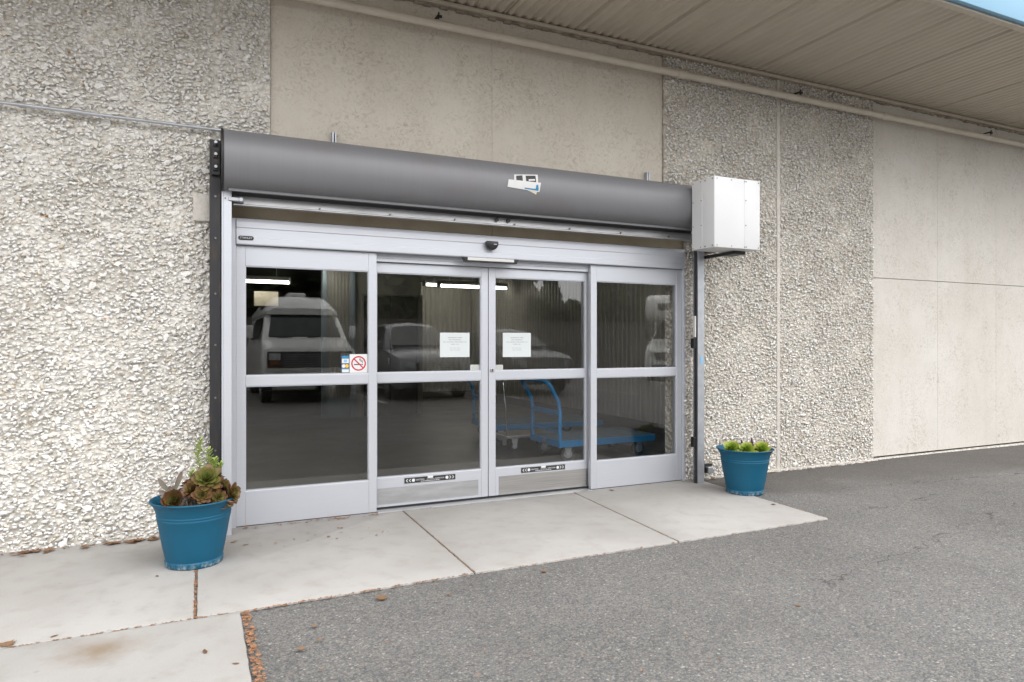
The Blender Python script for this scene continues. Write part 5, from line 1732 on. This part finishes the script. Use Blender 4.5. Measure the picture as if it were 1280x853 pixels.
def motorhome():
    t = thing('motorhome', 'white motorhome with overcab bunk, mirrored at the right edge of the right glass panel', 'motorhome', (0, 0, 0), 'vehicles parked facing the building')
    st = [(-0.0, .78, .40, .95, .02), (-.08, .90, .32, 1.08, .03), (-.55, .98, .28, 1.24, .05), (-1.05, 1.0, .28, 1.40, .04), (-2.6, 1.0, .28, 1.50, .02)]
    MB().loft([section(*s) for s in st]).build('bonnet', 'van_white', t, smooth=45)
    def cab(y, z, wb, wt):
        return [(wb, y, 1.36), (wt, y, z - .04), (wt - .08, y, z), (-wt + .08, y, z), (-wt, y, z - .04), (-wb, y, 1.36)]
    MB().loft([cab(-1.0, 1.42, .92, .88), cab(-1.75, 2.10, .96, .80), cab(-2.6, 2.12, .97, .84)]).build('cab', 'van_white', t, smooth=45)
    MB().plate([(-.82, -1.065, 1.46), (-.74, -1.71, 2.05), (.74, -1.71, 2.05), (.82, -1.065, 1.46)], 0.02).build('windscreen', 'car_glass', t)
    def ov(y, z0, z1, w_):
        return [(w_, y, z0), (w_ + .06, y, (z0 + z1) / 2), (w_, y, z1 - .06), (w_ - .12, y, z1), (-w_ + .12, y, z1), (-w_, y, z1 - .06), (-w_ - .06, y, (z0 + z1) / 2), (-w_, y, z0)]
    MB().loft([ov(-.62, 2.32, 2.62, .85), ov(-.78, 2.18, 2.86, 1.0), ov(-1.25, 2.13, 3.05, 1.1), ov(-2.59, 2.13, 3.10, 1.12)]).build('overcab', 'van_white', t, smooth=50)
    MB().box(-1.15, 1.15, -7.0, -2.601, .45, 3.12).build('living_box', 'van_white', t, bevel=0.06, seg=3, smooth=60)
    MB().box(-.55, .55, -.70, -.60, 2.48, 2.72).build('overcab_window', 'car_glass', t, bevel=0.02)
    for s in (-1, 1):
        MB().box(s * 1.17 - .08, s * 1.17 + .08, -1.62, -1.5, 1.50, 1.85).build('mirror', 'black', t, bevel=0.03, smooth=60)
        q = [(s * .985, -1.55, 1.46), (s * .985, -2.4, 1.48), (s * .87, -2.4, 2.02), (s * .85, -1.85, 2.02)]
        MB().plate(q if s < 0 else q[::-1], 0.02).build('side_window', 'car_glass', t)
        hp = [(s * .55, .01, .84), (s * .55, .0, 1.02), (s * .86, -.12, 1.06), (s * .86, -.10, .88)]
        MB().plate(hp if s > 0 else hp[::-1], .03).build('headlight', 'lamp_glass', t)
        for k in range(1):
            MB().box(s * 1.151, s * 1.165, -5.6, -4.4, 1.5, 2.2).build('side_window', 'car_glass', t)
    g = MB().prism([(-.48, .74), (.48, .74), (.53, 1.0), (-.53, 1.0)], 'y', -.03, .03).build('grille', 'trim', t)
    for k in range(3):
        MB().box(-.48, .48, .031, .045, .77 + k * .075, .80 + k * .075).build('grille_bar', 'chrome', g)
    MB().box(-.62, .62, -.05, .04, .42, .58).build('lower_grille', 'trim', t, bevel=.01)
    for x in (-.97, .97):
        for y in (-.95, -5.4):
            road_wheel(t, x, y, .37)
    finish_vehicle(t, (14.6, -13.2, 0), R(50))

camper_van()
suv('parked_suv', 'silver sport utility vehicle with star emblem, mirrored in the left sliding door', 'car_silver', (5.05, -9.3, 0), 0, star=True)
suv('parked_car', 'dark grey wagon, mirrored faintly in the right sliding door', 'car_dark', (8.0, -9.6, 0), 0, wagon=0.12)
motorhome()

def stall_lines():
    for i, x in enumerate((0.45, 3.75, 7.0, 10.3, 14.0)):
        o = MB().box(x - .05, x + .05, -15.5, -9.0, LOT_RISE - 0.02, LOT_RISE + 0.0005).build('parking_line', 'line_paint', None, loc=(x, -12, 0))
        tag(o, ['white stall line left of the camper van', 'white stall line between the camper van and the silver car', 'white stall line between the silver car and the dark wagon', 'white stall line between the dark wagon and the motorhome', 'white stall line right of the motorhome'][i], 'road marking', 'painted parking stall lines')
stall_lines()

def tree(name, label, x, y, h_, wd, kind, seed):
    rr = np.random.default_rng(seed)
    t = thing(name, label, 'tree', (x, y, 0), 'trees beyond the parking lot')
    trk = MB().tube([(x, y, 0), (x + .1, y, h_ * .3), (x - .05, y + .1, h_ * .62), (x, y, h_ * .92)], [h_ * .03, h_ * .024, h_ * .014, .02], 9)
    for k in range(7):
        q = k * 2.4
        z0 = h_ * (.32 + .07 * k)
        trk.tube([(x, y, z0), (x + math.cos(q) * wd * .28, y + math.sin(q) * wd * .28, z0 + h_ * .09), (x + math.cos(q) * wd * .45, y + math.sin(q) * wd * .45, z0 + h_ * .13)], [h_ * .011, h_ * .007, .015], 6)
    trk.build('trunk', 'bark', t, smooth=True)
    n = 8000
    if kind == 'conifer':
        zz = rr.random(n) ** 0.75
        lay = np.floor(zz * 13) / 13
        rad = (1 - zz) ** 0.85 * wd * .5 * (0.55 + 0.45 * rr.random(n)) * (0.75 + 0.5 * ((zz - lay) * 13 < .5))
        ang = rr.random(n) * 2 * np.pi
        P3 = np.stack([x + rad * np.cos(ang), y + rad * np.sin(ang), h_ * .12 + (h_ * .90) * zz - rad * .25], 1)
        ls = 0.20 + 0.18 * rr.random(n)
    else:
        nc = 60
        cc = rr.normal(size=(nc, 3)); cc /= np.linalg.norm(cc, axis=1)[:, None]
        cc *= (rr.random(nc) ** .4)[:, None]
        cc = cc * np.array([wd * .46, wd * .42, h_ * .40]) + np.array([x, y, h_ * .52])
        cr = (0.10 + .09 * rr.random(nc)) * wd
        pick = rr.integers(nc, size=n)
        dv = rr.normal(size=(n, 3)); dv /= np.linalg.norm(dv, axis=1)[:, None]
        P3 = cc[pick] + dv * (cr[pick] * rr.random(n) ** .35)[:, None]
        ls = (0.18 + 0.20 * rr.random(n)) * (wd / 5.0) ** .5
    a = rr.normal(size=(n, 3)); a /= np.linalg.norm(a, axis=1)[:, None]
    b_ = np.cross(a, rr.normal(size=(n, 3))); b_ /= np.linalg.norm(b_, axis=1)[:, None]
    V = np.empty((n, 4, 3))
    V[:, 0] = P3 - a * ls[:, None]; V[:, 1] = P3 + b_ * ls[:, None] * .55; V[:, 2] = P3 + a * ls[:, None]; V[:, 3] = P3 - b_ * ls[:, None] * .55
    V = V.reshape(-1, 3) - np.array([x, y, 0])
    me = bpy.data.meshes.new('crown')
    me.from_pydata(V.tolist(), [], np.arange(4 * n).reshape(-1, 4).tolist())
    at = me.attributes.new('tint', 'FLOAT_COLOR', 'POINT')
    tn = np.repeat(rr.random(n), 4)
    at.data.foreach_set('color', np.stack([tn, tn, tn, np.ones_like(tn)], 1).ravel())
    me.materials.append(M['conifer' if kind == 'conifer' else 'treeleaf'])
    o = bpy.data.objects.new('crown', me)
    col.objects.link(o)
    o.parent = t

def lot_edge():
    t = MB().box(-60, 120, -24.3, -24.1, -0.05, 2.35).box(-60, 120, -24.36, -24.04, 2.3505, 2.43).build('boundary_wall', 'fence', None, bevel=0.01, loc=(20, -24.2, 0))
    tag(t, 'long dark block wall at the far side of the parking lot', 'wall')
    specs = [('broadleaf_tree', -6, -29, 8.5, 8, 'b', 'broad tree at the left end of the row, left of the camper van'),
             ('broadleaf_tree', 0.5, -28, 9.5, 8, 'b', 'broad tree rising behind the camper van'),
             ('broadleaf_tree', 6.5, -28.5, 10.0, 8, 'b', 'broad tree between camper van and silver car'),
             ('broadleaf_tree', 12.0, -29, 10.0, 7.5, 'b', 'tall broad tree behind the silver car'),
             ('broadleaf_tree', 16.6, -31, 8.5, 5.5, 'b', 'slender broad tree left of the pointed conifer'),
             ('conifer_tree', 25.4, -42, 6.9, 3.6, 'conifer', 'dark conifer with pointed top above the dark wagon'),
             ('conifer_tree', 23.0, -44, 5.4, 3.6, 'conifer', 'shorter conifer leaning against the pointed one'),
             ('broadleaf_tree', 31.5, -51, 4.9, 7, 'b', 'low distant tree right of the conifer'),
             ('broadleaf_tree', 36.5, -52, 4.6, 7, 'b', 'low distant round tree in the gap of sky'),
             ('conifer_tree', 34.0, -54, 5.4, 3.5, 'conifer', 'low distant conifer in the gap of sky'),
             ('broadleaf_tree', 26.6, -32, 9.5, 6.4, 'b', 'tall tree left of the motorhome'),
             ('broadleaf_tree', 31.5, -32, 10.5, 7.5, 'b', 'tall dense tree above the motorhome'),
             ('broadleaf_tree', 38.0, -33, 10.0, 9, 'b', 'broad tree at the right end of the row')]
    for i, (nm, x, y, h_, wd, k, lab) in enumerate(specs):
        tree(nm, lab, x, y, h_, wd, k, 50 + i)
lot_edge()
